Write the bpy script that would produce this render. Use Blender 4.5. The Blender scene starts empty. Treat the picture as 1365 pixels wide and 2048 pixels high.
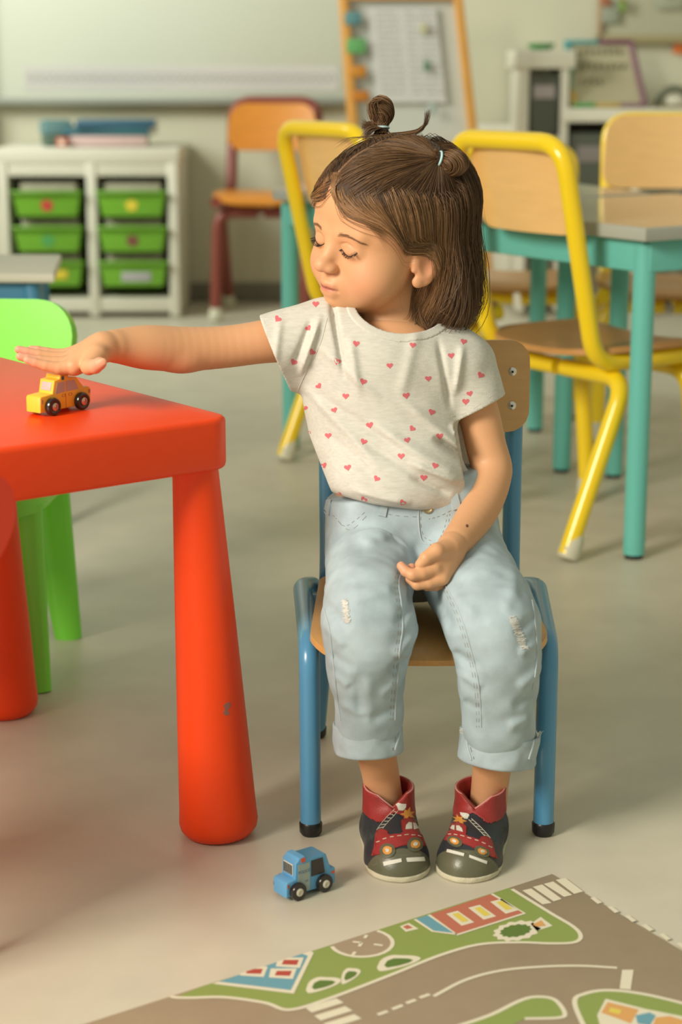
import bpy, bmesh, math, random
import numpy as np
from mathutils import Vector, Matrix, geometry
from mathutils.bvhtree import BVHTree

# ---------------------------------------------------------------- camera, world, lights
SC = bpy.context.scene
COL = SC.collection
FPX, CAM_H, PITCH = 3735.0, 0.856, math.atan(0.241)
cam_d = bpy.data.cameras.new('camera')
cam = bpy.data.objects.new('camera', cam_d); COL.objects.link(cam)
cam.location = (0, 0, CAM_H)
cam.rotation_euler = (math.pi/2 - PITCH, 0, 0)
cam_d.sensor_fit = 'VERTICAL'; cam_d.sensor_height = 36.0; cam_d.sensor_width = 24.0
cam_d.lens = FPX/2048*36
cam_d.clip_start = 0.05
cam_d.dof.use_dof = True
cam_d.dof.focus_distance = 2.16
cam_d.dof.aperture_fstop = 4.2
SC.camera = cam

world = bpy.data.worlds.new('world'); SC.world = world
world.use_nodes = True
world.node_tree.nodes['Background'].inputs[0].default_value = (0.93, 0.96, 0.80, 1)
world.node_tree.nodes['Background'].inputs[1].default_value = 0.43

def area_light(name, loc, aim, sx, sy, watts, color):
    d = bpy.data.lights.new(name, 'AREA'); d.shape = 'RECTANGLE'; d.size = sx; d.size_y = sy
    d.energy = watts; d.color = color
    o = bpy.data.objects.new(name, d); COL.objects.link(o)
    o.location = loc
    o.rotation_euler = (Vector(aim) - Vector(loc)).to_track_quat('-Z', 'Y').to_euler()
    return o
area_light('window_and_wash_light', (-2.40, -0.15, 2.15), (0.15, 2.2, 0.3), 1.2, 1.1, 172, (1.0, 0.925, 0.78))
wall_wash = area_light('window_and_wash_light', (-2.55, 4.9, 2.25), (0.4, 6.85, 1.1), 1.4, 1.1, 46, (0.97, 1.0, 0.90)); wall_wash.data.spread = math.radians(110)  # wash lamp added to brighten the back wall; no window known there

SC.view_settings.view_transform = 'Standard'
SC.view_settings.look = 'None'
SC.view_settings.gamma = 1.0
SC.view_settings.use_curve_mapping = False
SC.view_settings.exposure = 0.0

# ---------------------------------------------------------------- measured points
fwd = np.array([0, math.cos(PITCH), -math.sin(PITCH)])
upv = np.array([0, math.sin(PITCH), math.cos(PITCH)])
CAMP = np.array([0, 0, CAM_H])
def ray(px, py): return np.array([1., 0, 0])*((px-682.5)/FPX) + upv*((1024-py)/FPX) + fwd
def at(px, py, Y): r = ray(px, py); return CAMP + r*(Y/r[1])
def gnd(px, py, z=0.0): r = ray(px, py); return CAMP + r*((z-CAM_H)/r[2])

# ---------------------------------------------------------------- materials
def lin(c):
    c = c/255.0
    return c/12.92 if c <= 0.04045 else ((c+0.055)/1.055)**2.4
def rgb(r, g, b): return (lin(r), lin(g), lin(b))
MATS = {}
def mat(name, col, rough=0.5, var=0.0, vscale=20.0, bump=0.0, bscale=200.0, spec=0.5, sss=0.0, metal=0.0,
        coat=0.0, stretch=(1, 1, 1), detail=3.0, attr=None, emit=None):
    if name in MATS: return MATS[name]
    m = bpy.data.materials.new(name); m.use_nodes = True
    nt = m.node_tree; b = nt.nodes['Principled BSDF']
    b.inputs['Base Color'].default_value = (*col, 1)
    b.inputs['Roughness'].default_value = rough
    b.inputs['Specular IOR Level'].default_value = spec
    b.inputs['Metallic'].default_value = metal
    b.inputs['Coat Weight'].default_value = coat
    b.inputs['Coat Roughness'].default_value = 0.15
    if sss:
        b.inputs['Subsurface Weight'].default_value = sss
        b.inputs['Subsurface Radius'].default_value = (1.0, 0.35, 0.18)
        b.inputs['Subsurface Scale'].default_value = 0.006
    tc = nt.nodes.new('ShaderNodeTexCoord'); mp = nt.nodes.new('ShaderNodeMapping')
    mp.inputs['Scale'].default_value = stretch
    nt.links.new(tc.outputs['Object'], mp.inputs[0])
    src = None
    if attr:
        a = nt.nodes.new('ShaderNodeAttribute'); a.attribute_name = attr; src = a.outputs['Color']
        nt.links.new(src, b.inputs['Base Color'])
    if var:
        n = nt.nodes.new('ShaderNodeTexNoise'); n.inputs['Scale'].default_value = vscale; n.inputs['Detail'].default_value = detail
        nt.links.new(mp.outputs[0], n.inputs['Vector'])
        mr = nt.nodes.new('ShaderNodeMapRange'); mr.inputs[1].default_value = 0.3; mr.inputs[2].default_value = 0.7
        mr.inputs[3].default_value = 1-var; mr.inputs[4].default_value = 1+var
        nt.links.new(n.outputs['Fac'], mr.inputs[0])
        mx = nt.nodes.new('ShaderNodeVectorMath'); mx.operation = 'SCALE'
        mx.inputs[0].default_value = col
        if src: nt.links.new(src, mx.inputs[0])
        nt.links.new(mr.outputs[0], mx.inputs['Scale'])
        nt.links.new(mx.outputs[0], b.inputs['Base Color'])
    if bump:
        n2 = nt.nodes.new('ShaderNodeTexNoise'); n2.inputs['Scale'].default_value = bscale; n2.inputs['Detail'].default_value = 2
        nt.links.new(mp.outputs[0], n2.inputs['Vector'])
        bp = nt.nodes.new('ShaderNodeBump'); bp.inputs['Strength'].default_value = bump; bp.inputs['Distance'].default_value = 0.001
        nt.links.new(n2.outputs['Fac'], bp.inputs['Height']); nt.links.new(bp.outputs[0], b.inputs['Normal'])
    MATS[name] = m
    return m

# ---------------------------------------------------------------- object helpers
def link(name, me, m, parent=None, smooth=True):
    o = bpy.data.objects.new(name, me); COL.objects.link(o)
    if m is not None: me.materials.append(m)
    if parent is not None:
        o.parent = parent
        o.matrix_parent_inverse = parent.matrix_world.inverted() if False else Matrix.Identity(4)
    if smooth and len(me.polygons): me.polygons.foreach_set('use_smooth', [True]*len(me.polygons))
    return o
def tag(o, label=None, cat=None, group=None, kind=None):
    if label: o['label'] = label
    if cat: o['category'] = cat
    if group: o['group'] = group
    if kind: o['kind'] = kind
    return o
def thing(name, label, cat, loc=(0, 0, 0), rz=0.0, group=None):
    o = bpy.data.objects.new(name, None); COL.objects.link(o)
    o.location = loc; o.rotation_euler = (0, 0, rz); o.empty_display_size = 0.05
    return tag(o, label, cat, group)
def children(o): return [c for c in bpy.data.objects if c.parent == o]
def copy_tree(o, parent=None):
    kids = children(o)
    c = o.copy(); COL.objects.link(c)
    if parent is not None: c.parent = parent
    for k in kids: copy_tree(k, c)
    return c

class MB:
    """collects shapes into one mesh"""
    def __init__(s): s.v = []; s.f = []; s.flat = []
    def add(s, vs, fs, flat=False):
        b = len(s.v); s.v += [tuple(map(float, v)) for v in vs]; s.f += [tuple(i+b for i in f) for f in fs]; s.flat += [flat]*len(fs)
        return s
    def bm(s, bm, M=None, flat=True):
        bm.verts.index_update()
        vs = [(M @ v.co if M is not None else v.co) for v in bm.verts]
        s.add(vs, [[v.index for v in f.verts] for f in bm.faces], flat); bm.free(); return s
    def box(s, c, d, bevel=0.0, rot=None, segs=2):
        bm = bmesh.new(); bmesh.ops.create_cube(bm, size=1)
        bmesh.ops.scale(bm, vec=d, verts=bm.verts)
        if bevel: bmesh.ops.bevel(bm, geom=bm.edges[:], offset=bevel, segments=segs, affect='EDGES', profile=0.5)
        M = Matrix.Translation(Vector(c))
        if rot is not None: M = M @ rot
        return s.bm(bm, M)
    def prism(s, poly, z0, z1, bevel=0.0, M=None, segs=2):
        bm = bmesh.new()
        vs = [bm.verts.new((p[0], p[1], z0)) for p in poly]
        f = bm.faces.new(vs)
        r = bmesh.ops.extrude_face_region(bm, geom=[f])
        for e in r['geom']:
            if isinstance(e, bmesh.types.BMVert): e.co.z = z1
        bmesh.ops.recalc_face_normals(bm, faces=bm.faces)
        if bevel:
            ed = [e for e in bm.edges if abs(e.verts[0].co.z-e.verts[1].co.z) < 1e-7]
            bmesh.ops.bevel(bm, geom=ed, offset=bevel, segments=segs, affect='EDGES', profile=0.5)
        return s.bm(bm, M)
    def tube(s, pts, r, seg=12, closed=False, caps=True, flatn=None):
        P = [Vector(p) for p in pts]; n = len(P)
        R = [r]*n if isinstance(r, (int, float)) else list(r)
        T = []
        for i in range(n):
            a = P[(i-1) % n] if (closed or i > 0) else P[i]; b = P[(i+1) % n] if (closed or i < n-1) else P[i]
            T.append((b-a).normalized())
        ref = Vector((0, 0, 1)) if abs(T[0].z) < 0.9 else Vector((1, 0, 0))
        if flatn is not None: ref = Vector(flatn[0])
        N = (ref - T[0]*ref.dot(T[0])).normalized()
        vs = []; fs = []
        for i in range(n):
            if flatn is not None: N = (ref - T[i]*ref.dot(T[i])).normalized()
            else: N = (N - T[i]*N.dot(T[i])).normalized()
            B = T[i].cross(N); q = flatn[1] if flatn is not None else 1.0
            for k in range(seg):
                a = 2*math.pi*k/seg
                vs.append(P[i] + (N*math.cos(a)*q + B*math.sin(a))*R[i])
        m = n if closed else n-1
        for i in range(m):
            for k in range(seg):
                a = i*seg+k; b = i*seg+(k+1) % seg; c = ((i+1) % n)*seg+(k+1) % seg; d = ((i+1) % n)*seg+k
                fs.append((a, d, c, b)[::-1])
        if caps and not closed:
            fs.append(tuple(range(seg))[::-1]); fs.append(tuple((n-1)*seg+k for k in range(seg)))
        return s.add(vs, fs)
    def lathe(s, prof, seg=24, M=None):
        """prof: (radius, z) rows; revolved round z"""
        vs = []; fs = []
        for (r, z) in prof:
            for k in range(seg):
                a = 2*math.pi*k/seg; v = Vector((r*math.cos(a), r*math.sin(a), z))
                vs.append(M @ v if M is not None else v)
        for i in range(len(prof)-1):
            for k in range(seg):
                fs.append((i*seg+k, i*seg+(k+1) % seg, (i+1)*seg+(k+1) % seg, (i+1)*seg+k))
        fs.append(tuple(range(seg))[::-1]); fs.append(tuple((len(prof)-1)*seg+k for k in range(seg)))
        return s.add(vs, fs)
    def build(s, name, m, parent=None, smooth=True):
        me = bpy.data.meshes.new(name); me.from_pydata(s.v, [], s.f); me.update()
        o = link(name, me, m, parent, smooth)
        if smooth:
            me.polygons.foreach_set('use_smooth', [not x for x in s.flat])
            try: me.set_sharp_from_angle(angle=math.radians(50))
            except Exception: pass
        return o

def path(pts, rad, n=6):
    """polyline with rounded bends"""
    P = [Vector(p) for p in pts]; out = [P[0]]
    for i in range(1, len(P)-1):
        a, b, c = P[i-1], P[i], P[i+1]
        r = rad[i-1] if isinstance(rad, (list, tuple)) else rad
        u = (a-b); v = (c-b); r = min(r, u.length*0.49, v.length*0.49)
        p0 = b+u.normalized()*r; p2 = b+v.normalized()*r
        for k in range(n+1):
            t = k/n; out.append(p0*(1-t)**2 + b*2*t*(1-t) + p2*t*t)
    out.append(P[-1]); return out
def spline(pts, n=8):
    """catmull-rom through points"""
    P = [np.array(p, float) for p in pts]; P = [2*P[0]-P[1]] + P + [2*P[-1]-P[-2]]; out = []
    for i in range(1, len(P)-2):
        a, b, c, d = P[i-1:i+3]
        for k in range(n):
            t = k/n
            out.append(0.5*((2*b)+(-a+c)*t+(2*a-5*b+4*c-d)*t*t+(-a+3*b-3*c+d)*t**3))
    out.append(P[-2]); return out
def rrect(w, h, r, n=5, cx=0.0, cy=0.0):
    out = []
    for (sx, sy, a0) in ((1, 1, 0), (-1, 1, 90), (-1, -1, 180), (1, -1, 270)):
        for k in range(n+1):
            a = math.radians(a0+90*k/n)
            out.append((cx+sx*(w/2-r)+r*math.cos(a), cy+sy*(h/2-r)+r*math.sin(a)))
    return out
def ply_panel(mb, w, h, r, thick, fn, nu=14, nv=18, taper=0.0):
    """rounded bent panel: fn(x, y) -> point; thickness along the surface normal"""
    vv = []
    for j in range(nv+1):
        t = j/nv; y = -h/2 + h*(0.5-0.5*math.cos(math.pi*t))
        e = abs(y)-(h/2-r)
        hw = w/2*(1+taper*y/h*2) - (r - math.sqrt(max(r*r-e*e, 0)) if e > 0 else 0)
        vv.append([(hw*(-1+2*i/nu), y) for i in range(nu+1)])
    def P(x, y): return Vector(fn(x, y))
    top = []; bot = []
    for row in vv:
        for (x, y) in row:
            p = P(x, y); e = 1e-3
            n = (P(x+e, y)-P(x-e, y)).cross(P(x, y+e)-P(x, y-e)).normalized()
            top.append(p+n*thick/2); bot.append(p-n*thick/2)
    W = nu+1; N = len(top); fs = []
    for j in range(nv):
        for i in range(nu):
            a = j*W+i; fs.append((a, a+1, a+1+W, a+W)); fs.append((N+a, N+a+W, N+a+1+W, N+a+1))
    for j in range(nv):
        a = j*W; fs.append((a, a+W, N+a+W, N+a)); a = j*W+nu; fs.append((a, N+a, N+a+W, a+W))
    for i in range(nu):
        a = i; fs.append((a, N+a, N+a+1, a+1)); a = nv*W+i; fs.append((a, a+1, N+a+1, N+a))
    return mb.add(top+bot, fs)

def npmesh(name, V, Fq, m, parent=None):
    me = bpy.data.meshes.new(name); V = np.asarray(V, np.float32); Fq = np.asarray(Fq, np.int32); k = Fq.shape[1]
    me.vertices.add(len(V)); me.vertices.foreach_set('co', V.ravel())
    me.loops.add(Fq.size); me.loops.foreach_set('vertex_index', Fq.ravel())
    me.polygons.add(len(Fq)); me.polygons.foreach_set('loop_start', np.arange(0, Fq.size, k, dtype=np.int32))
    me.polygons.foreach_set('use_smooth', np.ones(len(Fq), bool))
    me.update(calc_edges=True); me.validate()
    return link(name, me, m, parent, smooth=False)

# ---------------------------------------------------------------- implicit surfaces
class SDF:
    def __init__(s, lo, hi, h):
        s.lo = np.array(lo, float); s.h = h
        s.n = np.ceil((np.array(hi)-s.lo)/h).astype(int)+1
        s.ax = [(s.lo[i]+h*np.arange(s.n[i])).astype(np.float32) for i in range(3)]
        s.F = np.full(s.n, 0.05, np.float32)
    def sub(s, mn, mx):
        i0 = np.clip(np.floor((mn-s.lo)/s.h).astype(int), 0, s.n-1); i1 = np.clip(np.ceil((mx-s.lo)/s.h).astype(int)+1, 1, s.n)
        sl = tuple(slice(a, max(b, a+1)) for a, b in zip(i0, i1))
        return sl, s.ax[0][sl[0]][:, None, None], s.ax[1][sl[1]][None, :, None], s.ax[2][sl[2]][None, None, :]
    def comb(s, sl, d, k, mode):
        a = s.F[sl]
        if mode == 'add':
            r = np.minimum(a, d)
            if k: r -= np.square(np.maximum(k-np.abs(a-d), 0))/(4*k)
        else:
            r = np.maximum(a, -d)
            if k: r += np.square(np.maximum(k-np.abs(a+d), 0))/(4*k)
        s.F[sl] = r
    def cap(s, a, b, ra, rb=None, k=0.01, mode='add', flat=None):
        rb = ra if rb is None else rb
        a = np.array(a, float); b = np.array(b, float); pad = max(ra, rb)*(1 if flat is None else max(1, flat[1]))+k+0.012
        sl, X, Y, Z = s.sub(np.minimum(a, b)-pad, np.maximum(a, b)+pad)
        v = b-a; L = v@v+1e-12
        dx, dy, dz = X-a[0], Y-a[1], Z-a[2]
        t = np.clip((dx*v[0]+dy*v[1]+dz*v[2])/L, 0, 1)
        ex, ey, ez = dx-t*v[0], dy-t*v[1], dz-t*v[2]
        if flat is not None:
            n, q = np.array(flat[0], float), flat[1]; n /= np.linalg.norm(n)
            c = (ex*n[0]+ey*n[1]+ez*n[2])*(1/q-1)
            ex, ey, ez = ex+c*n[0], ey+c*n[1], ez+c*n[2]
        d = np.sqrt(ex*ex+ey*ey+ez*ez)-(ra+(rb-ra)*t)
        s.comb(sl, d.astype(np.float32), k, mode); return s
    def ell(s, c, r, k=0.01, mode='add', R=None):
        c = np.array(c, float); r = np.array(r if hasattr(r, '__len__') else (r, r, r), float)
        pad = (r.max() if R is not None else r)+k+0.012
        sl, X, Y, Z = s.sub(c-pad, c+pad)
        x, y, z = X-c[0], Y-c[1], Z-c[2]
        if R is not None:
            x, y, z = (R[0, 0]*x+R[1, 0]*y+R[2, 0]*z, R[0, 1]*x+R[1, 1]*y+R[2, 1]*z, R[0, 2]*x+R[1, 2]*y+R[2, 2]*z)
        k0 = np.sqrt((x/r[0])**2+(y/r[1])**2+(z/r[2])**2)+1e-9
        k1 = np.sqrt((x/r[0]**2)**2+(y/r[1]**2)**2+(z/r[2]**2)**2)+1e-9
        s.comb(sl, (k0*(k0-1)/k1).astype(np.float32), k, mode); return s
    def plane(s, p, n, k=0.0):
        """cut away the side the normal points to"""
        n = np.array(n, float); n /= np.linalg.norm(n); p = np.array(p, float)
        X, Y, Z = s.ax[0][:, None, None], s.ax[1][None, :, None], s.ax[2][None, None, :]
        d = ((X-p[0])*n[0]+(Y-p[1])*n[1]+(Z-p[2])*n[2]).astype(np.float32)
        r = np.maximum(s.F, d)
        if k: r += np.square(np.maximum(k-np.abs(s.F-d), 0))/(4*k)
        s.F = r; return s
    def disp(s, fn, band=0.012):
        idx = np.nonzero(np.abs(s.F) < band)
        P = np.stack([s.ax[i][idx[i]] for i in range(3)], 1).astype(np.float64)
        s.F[idx] -= fn(P).astype(np.float32); return s
    def sample(s, P):
        q = (np.asarray(P)-s.lo)/s.h; q = np.clip(q, 0, s.n-1.001); i = q.astype(int); f = q-i; r = 0
        for a in (0, 1):
            for b in (0, 1):
                for c in (0, 1):
                    w = (f[:, 0] if a else 1-f[:, 0])*(f[:, 1] if b else 1-f[:, 1])*(f[:, 2] if c else 1-f[:, 2])
                    r = r+w*s.F[i[:, 0]+a, i[:, 1]+b, i[:, 2]+c]
        return r
    def grad(s, P):
        e = s.h; g = np.stack([s.sample(P+np.eye(3)[i]*e)-s.sample(P-np.eye(3)[i]*e) for i in range(3)], 1)
        return g/(np.linalg.norm(g, axis=1, keepdims=True)+1e-9)
    def mesh(s):
        F = s.F; I = F < 0
        m = np.zeros(tuple(s.n-1), np.int8)
        cs = [(a, b, c) for a in (0, 1) for b in (0, 1) for c in (0, 1)]
        nx, ny, nz = s.n
        for (a, b, c) in cs: m += I[a:nx-1+a, b:ny-1+b, c:nz-1+c]
        act = np.nonzero((m > 0) & (m < 8)); A = np.stack(act, 1)
        ids = np.full(m.shape, -1, np.int32); ids[act] = np.arange(len(A))
        fv = {c: F[act[0]+c[0], act[1]+c[1], act[2]+c[2]] for c in cs}
        acc = np.zeros((len(A), 3)); cnt = np.zeros(len(A))
        for c in cs:
            for d in range(3):
                if c[d] == 0:
                    c2 = tuple(1 if i == d else c[i] for i in range(3))
                    fa, fb = fv[c], fv[c2]; x = (fa < 0) != (fb < 0)
                    t = np.where(x, fa/np.where(x, fa-fb, 1), 0)
                    p = np.tile(np.array(c, float), (len(A), 1)); p[:, d] = t
                    acc += p*x[:, None]; cnt += x
        V = (A+acc/cnt[:, None])*s.h+s.lo
        Q = []
        for d in range(3):
            u, v = (d+1) % 3, (d+2) % 3
            lo = [slice(None)]*3; hi = [slice(None)]*3; lo[d] = slice(0, -1); hi[d] = slice(1, None)
            e = I[tuple(lo)] != I[tuple(hi)]
            g = np.stack(np.nonzero(e), 1)
            ok = (g[:, u] > 0) & (g[:, v] > 0) & (g[:, u] < s.n[u]-1) & (g[:, v] < s.n[v]-1)
            g = g[ok]; inside = I[g[:, 0], g[:, 1], g[:, 2]]
            def cell(du, dv):
                h = g.copy(); h[:, u] += du; h[:, v] += dv; return ids[h[:, 0], h[:, 1], h[:, 2]]
            q = np.stack([cell(-1, -1), cell(0, -1), cell(0, 0), cell(-1, 0)], 1)
            q[~inside] = q[~inside][:, ::-1]
            Q.append(q)
        Q = np.concatenate(Q); Q = Q[(Q >= 0).all(1)]
        return V, Q

def noise3(P, f, seed=0):
    """cheap smooth pseudo-noise"""
    x, y, z = P[:, 0]*f, P[:, 1]*f, P[:, 2]*f; s = seed*1.7
    return (np.sin(x*1.3+y*0.7+s)*np.cos(z*1.1-y*0.9+s*2)+np.sin(x*0.6-z*1.7+s*3+np.sin(y*1.5+s))*0.7+np.cos(y*1.9+x*1.1+z*0.8-s)*0.5)/2.2
def ridge(P, segs):
    """cloth folds: (a, b, height, width) lines in the x-z plane"""
    r = np.zeros(len(P))
    for (a, b, A, w) in segs:
        a = np.array(a); b = np.array(b); v = b-a; L = np.linalg.norm(v)+1e-9
        dx, dz = P[:, 0]-a[0], P[:, 2]-a[2]
        vx, vz = v[0], v[2]; LL = vx*vx+vz*vz+1e-12
        t = (dx*vx+dz*vz)/LL
        d = np.abs(dx*vz-dz*vx)/math.sqrt(LL)
        tp = np.clip(np.minimum(t, 1-t)*4+0.15, 0, 1)*((t > -0.05) & (t < 1.05))
        r += A*np.exp(-(d/w)**2)*tp
    return r
def bvh_of(objs):
    vs = []; fs = []
    for o in objs:
        b = len(vs); mw = o.matrix_world
        vs += [mw @ v.co for v in o.data.vertices]; fs += [tuple(i+b for i in p.vertices) for p in o.data.polygons]
    return BVHTree.FromPolygons(vs, fs)
def hit(bvh, px, py):
    r = ray(px, py); h = bvh.ray_cast(Vector(CAMP), Vector(r).normalized(), 5.0)
    return (h[0], h[1]) if h[0] is not None else (None, None)
def patch(mb, bvh, poly, thick=0.0006, step=3.0, off=0.0):
    """a thin patch sewn on a surface, its outline measured in the photograph"""
    pts = []
    for i in range(len(poly)):
        a, b = Vector(poly[i][:2]), Vector(poly[(i+1) % len(poly)][:2]); k = max(1, int((b-a).length/step+0.5))
        pts += [a.lerp(b, j/k) for j in range(k)]
    n = len(pts)
    xs = [p.x for p in pts]; ys = [p.y for p in pts]
    inner = []
    y = min(ys)+step/2
    while y < max(ys):
        x = min(xs)+step/2
        while x < max(xs):
            c = False; j = n-1; dmin = 1e9
            for i in range(n):
                a, b = pts[i], pts[j]
                if (a.y > y) != (b.y > y) and x < (b.x-a.x)*(y-a.y)/(b.y-a.y)+a.x: c = not c
                ab = b-a; t = max(0, min(1, (Vector((x, y))-a).dot(ab)/(ab.dot(ab)+1e-9))); dmin = min(dmin, (Vector((x, y))-a-ab*t).length)
                j = i
            if c and dmin > step*0.4: inner.append(Vector((x, y)))
            x += step
        y += step
    V, E, Fc, _, _, _ = geometry.delaunay_2d_cdt(pts+inner, [], [list(range(n))], 1, 1e-4)
    top = []; bot = []; ok = []
    for v in V:
        p, nn = hit(bvh, v.x, v.y)
        if p is None: top.append(Vector()); bot.append(Vector()); ok.append(False); continue
        if nn.dot(p-Vector(CAMP)) > 0: nn = -nn
        top.append(p+nn*(thick+off)); bot.append(p-nn*0.0004); ok.append(True)
    N = len(top); fs = []; edges = {}
    for f in Fc:
        if not all(ok[i] for i in f): continue
        ds = [(top[f[i]]-top[f[i-1]]).length for i in range(len(f))]
        if max(ds) > 0.012+step*0.001: continue
        fs.append(tuple(f))
        for i in range(len(f)): edges[(f[i-1], f[i])] = 1
    for (a, b) in list(edges):
        if (b, a) not in edges: fs.append((b, a, N+a, N+b))
    # drop unused vertices
    used = sorted({i for f in fs for i in f}); rm = {u: i for i, u in enumerate(used)}
    allv = top+bot
    if fs: mb.add([allv[u] for u in used], [[rm[i] for i in f][::-1] for f in fs])
    return mb
def sewn(mb, bvh, pts, r=0.0004, dash=None, off=0.0, seg=5, sub=6):
    """a thread or seam laid along a surface; dash = (on, off) in samples"""
    pl = spline([(p[0], p[1], 0) for p in pts], sub); run = []; i = 0
    for p in pl:
        h, nn = hit(bvh, p[0], p[1]); i += 1
        gap = dash and (i % (dash[0]+dash[1])) >= dash[0]
        if h is None or gap:
            if len(run) > 1: mb.tube(run, r, seg)
            run = []; continue
        if nn.dot(h-Vector(CAMP)) > 0: nn = -nn
        q = h+nn*(r*0.5+off)
        if run and (run[-1]-q).length > 0.01:
            if len(run) > 1: mb.tube(run, r, seg)
            run = []
        run.append(q)
    if len(run) > 1: mb.tube(run, r, seg)
    return mb

# ---------------------------------------------------------------- materials in use
m_floor = mat('linoleum', (0.60, 0.555, 0.44), 0.42, var=0.06, vscale=9, bump=0.02, bscale=400, detail=8)
m_wall = mat('wall_paint', (0.62, 0.60, 0.46), 0.85, var=0.015, vscale=3, bump=0.05, bscale=150)
m_white = mat('white_laminate', (0.72, 0.69, 0.58), 0.5, var=0.01)
m_board = mat('whiteboard', (0.66, 0.68, 0.58), 0.35)
m_alu = mat('aluminium', (0.28, 0.30, 0.27), 0.4, metal=0.3)
m_red = mat('red_plastic', (0.90, 0.062, 0.004), 0.42, var=0.015, vscale=60, bump=0.03, bscale=900, spec=0.4)
m_redgloss = mat('red_gloss_plastic', (0.92, 0.045, 0.010), 0.25)
m_lime = mat('lime_plastic', (0.24, 0.80, 0.07), 0.28, spec=0.5)
m_yellow = mat('yellow_tube', (0.95, 0.66, 0.012), 0.22, coat=0.3)
m_teal = mat('teal_tube', (0.145, 0.515, 0.455), 0.35)
m_blue = mat('blue_tube', (0.085, 0.29, 0.50), 0.28, coat=0.2)
m_blue2 = mat('blue_panel', (0.07, 0.27, 0.46), 0.5)
m_ply = mat('beech_ply', (0.66, 0.38, 0.145), 0.4, var=0.05, vscale=14, stretch=(1, 12, 12), bump=0.02, bscale=60, coat=0.15)
m_ply2 = mat('pale_beech_ply', (0.86, 0.53, 0.21), 0.38, var=0.035, vscale=10, stretch=(1, 8, 8), coat=0.2)
m_seatply = mat('brown_seat_ply', (0.56, 0.27, 0.085), 0.35, var=0.05, vscale=10, stretch=(8, 1, 8), coat=0.2)
m_plyed = mat('beech_seat', (0.66, 0.35, 0.11), 0.36, var=0.06, vscale=14, stretch=(12, 1, 12), coat=0.2)
m_orangeply = mat('orange_ply', (0.66, 0.245, 0.025), 0.4, var=0.08, vscale=8, stretch=(1, 10, 10))
m_darkred = mat('dark_red_tube', (0.22, 0.045, 0.03), 0.4)
m_greytop = mat('grey_laminate', (0.42, 0.40, 0.34), 0.09, var=0.03, vscale=200, spec=0.6)
m_edge = mat('grey_edge', (0.42, 0.43, 0.38), 0.4)
m_cap = mat('cream_rubber', (0.62, 0.60, 0.46), 0.5)
m_black = mat('black_rubber', (0.012, 0.012, 0.011), 0.35)
m_tray = mat('green_tray', (0.17, 0.42, 0.03), 0.35)
m_pine = mat('orange_pine', (0.62, 0.30, 0.06), 0.5, var=0.08, vscale=10, stretch=(6, 6, 1))
m_dark = mat('dark_bin', (0.09, 0.10, 0.075), 0.6)
m_steel = mat('steel', (0.75, 0.73, 0.68), 0.25, metal=0.9)
def flatm(name, col, r=0.6): return mat(name, col, r)
m_p_red = flatm('print_red', (0.55, 0.06, 0.04)); m_p_org = flatm('print_orange', (0.80, 0.33, 0.03)); m_p_yel = flatm('print_yellow', (0.75, 0.60, 0.05))
m_p_grn = flatm('print_green', (0.08, 0.36, 0.10)); m_p_teal = flatm('print_teal', (0.10, 0.36, 0.36)); m_p_pur = flatm('print_purple', (0.16, 0.02, 0.10))
m_p_wht = flatm('print_white', (0.72, 0.70, 0.62)); m_p_gry = flatm('print_grey', (0.42, 0.40, 0.42)); m_p_pink = flatm('print_pink', (0.62, 0.44, 0.42))

# ---------------------------------------------------------------- setting
WALL_Y = 6.85
b = MB().box((0.2, 3.1, -0.05), (6.4, 8.4, 0.1)); tag(b.build('floor', m_floor), kind='structure')
b = MB().box((0.2, WALL_Y+0.05, 1.35), (6.4, 0.1, 2.7)); tag(b.build('wall_back', m_wall), kind='structure')
b = MB().box((3.35, 3.1, 1.35), (0.1, 7.5, 2.7)); tag(b.build('wall_right', m_wall), kind='structure')
b = MB().box((-2.95, 3.1, 0.35), (0.1, 7.5, 0.7)).box((-2.95, 3.1, 2.62), (0.1, 7.5, 0.16))
for y in (-0.6, 2.4, 3.45, 6.6): b.box((-2.95, y, 1.6), (0.1, 0.22, 1.9))
b.box((-2.18, 2.08, 1.35), (1.5, 0.14, 2.7))  # unseen pier added to keep the near light off the far floor
tag(b.build('wall_left_and_added_pier', m_wall), kind='structure')
b = MB().box((0.2, WALL_Y-0.006, 0.035), (6.2, 0.012, 0.07), 0.002); tag(b.build('baseboard_back', mat('grey_skirting', (0.20, 0.19, 0.15), 0.6)), kind='structure')

# whiteboard
wb = thing('whiteboard', 'large white wall board with a grey lower rail and a printed strip along its bottom', 'whiteboard', (-0.56, WALL_Y-0.02, 1.3))
MB().box((0, 0, 0), (1.34, 0.02, 1.14), 0.004).build('board_surface', m_board, wb)
MB().box((0, -0.02, -0.58), (1.36, 0.04, 0.025), 0.004).build('tray_rail', mat('rail_grey', (0.30, 0.31, 0.26), 0.5), wb)
MB().box((-0.01, -0.0115, -0.50), (1.12, 0.002, 0.085)).build('paper_strip', flatm('strip_paper', (0.62, 0.60, 0.56)), wb)
q = MB()
rnd = random.Random(4)
for i in range(40):
    x = -0.55+i*0.0275
    q.tube([(x+0.010*math.cos(a*0.9)+a*0.0012, -0.0128, -0.50+0.018*math.sin(a)) for a in np.linspace(0, 6.3, 12)], 0.0016, 4)
tag(q.build('letter_row', flatm('lilac_ink', (0.36, 0.33, 0.38)), wb), kind='stuff')
pr = thing('board_rail', 'tall grey metal rail of the wall board, left of the white board surface', 'rail', (-1.285, WALL_Y-0.06, 0))
MB().box((0, 0.0, 1.1), (0.045, 0.05, 1.35), 0.006).build('upright', m_alu, pr)
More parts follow.
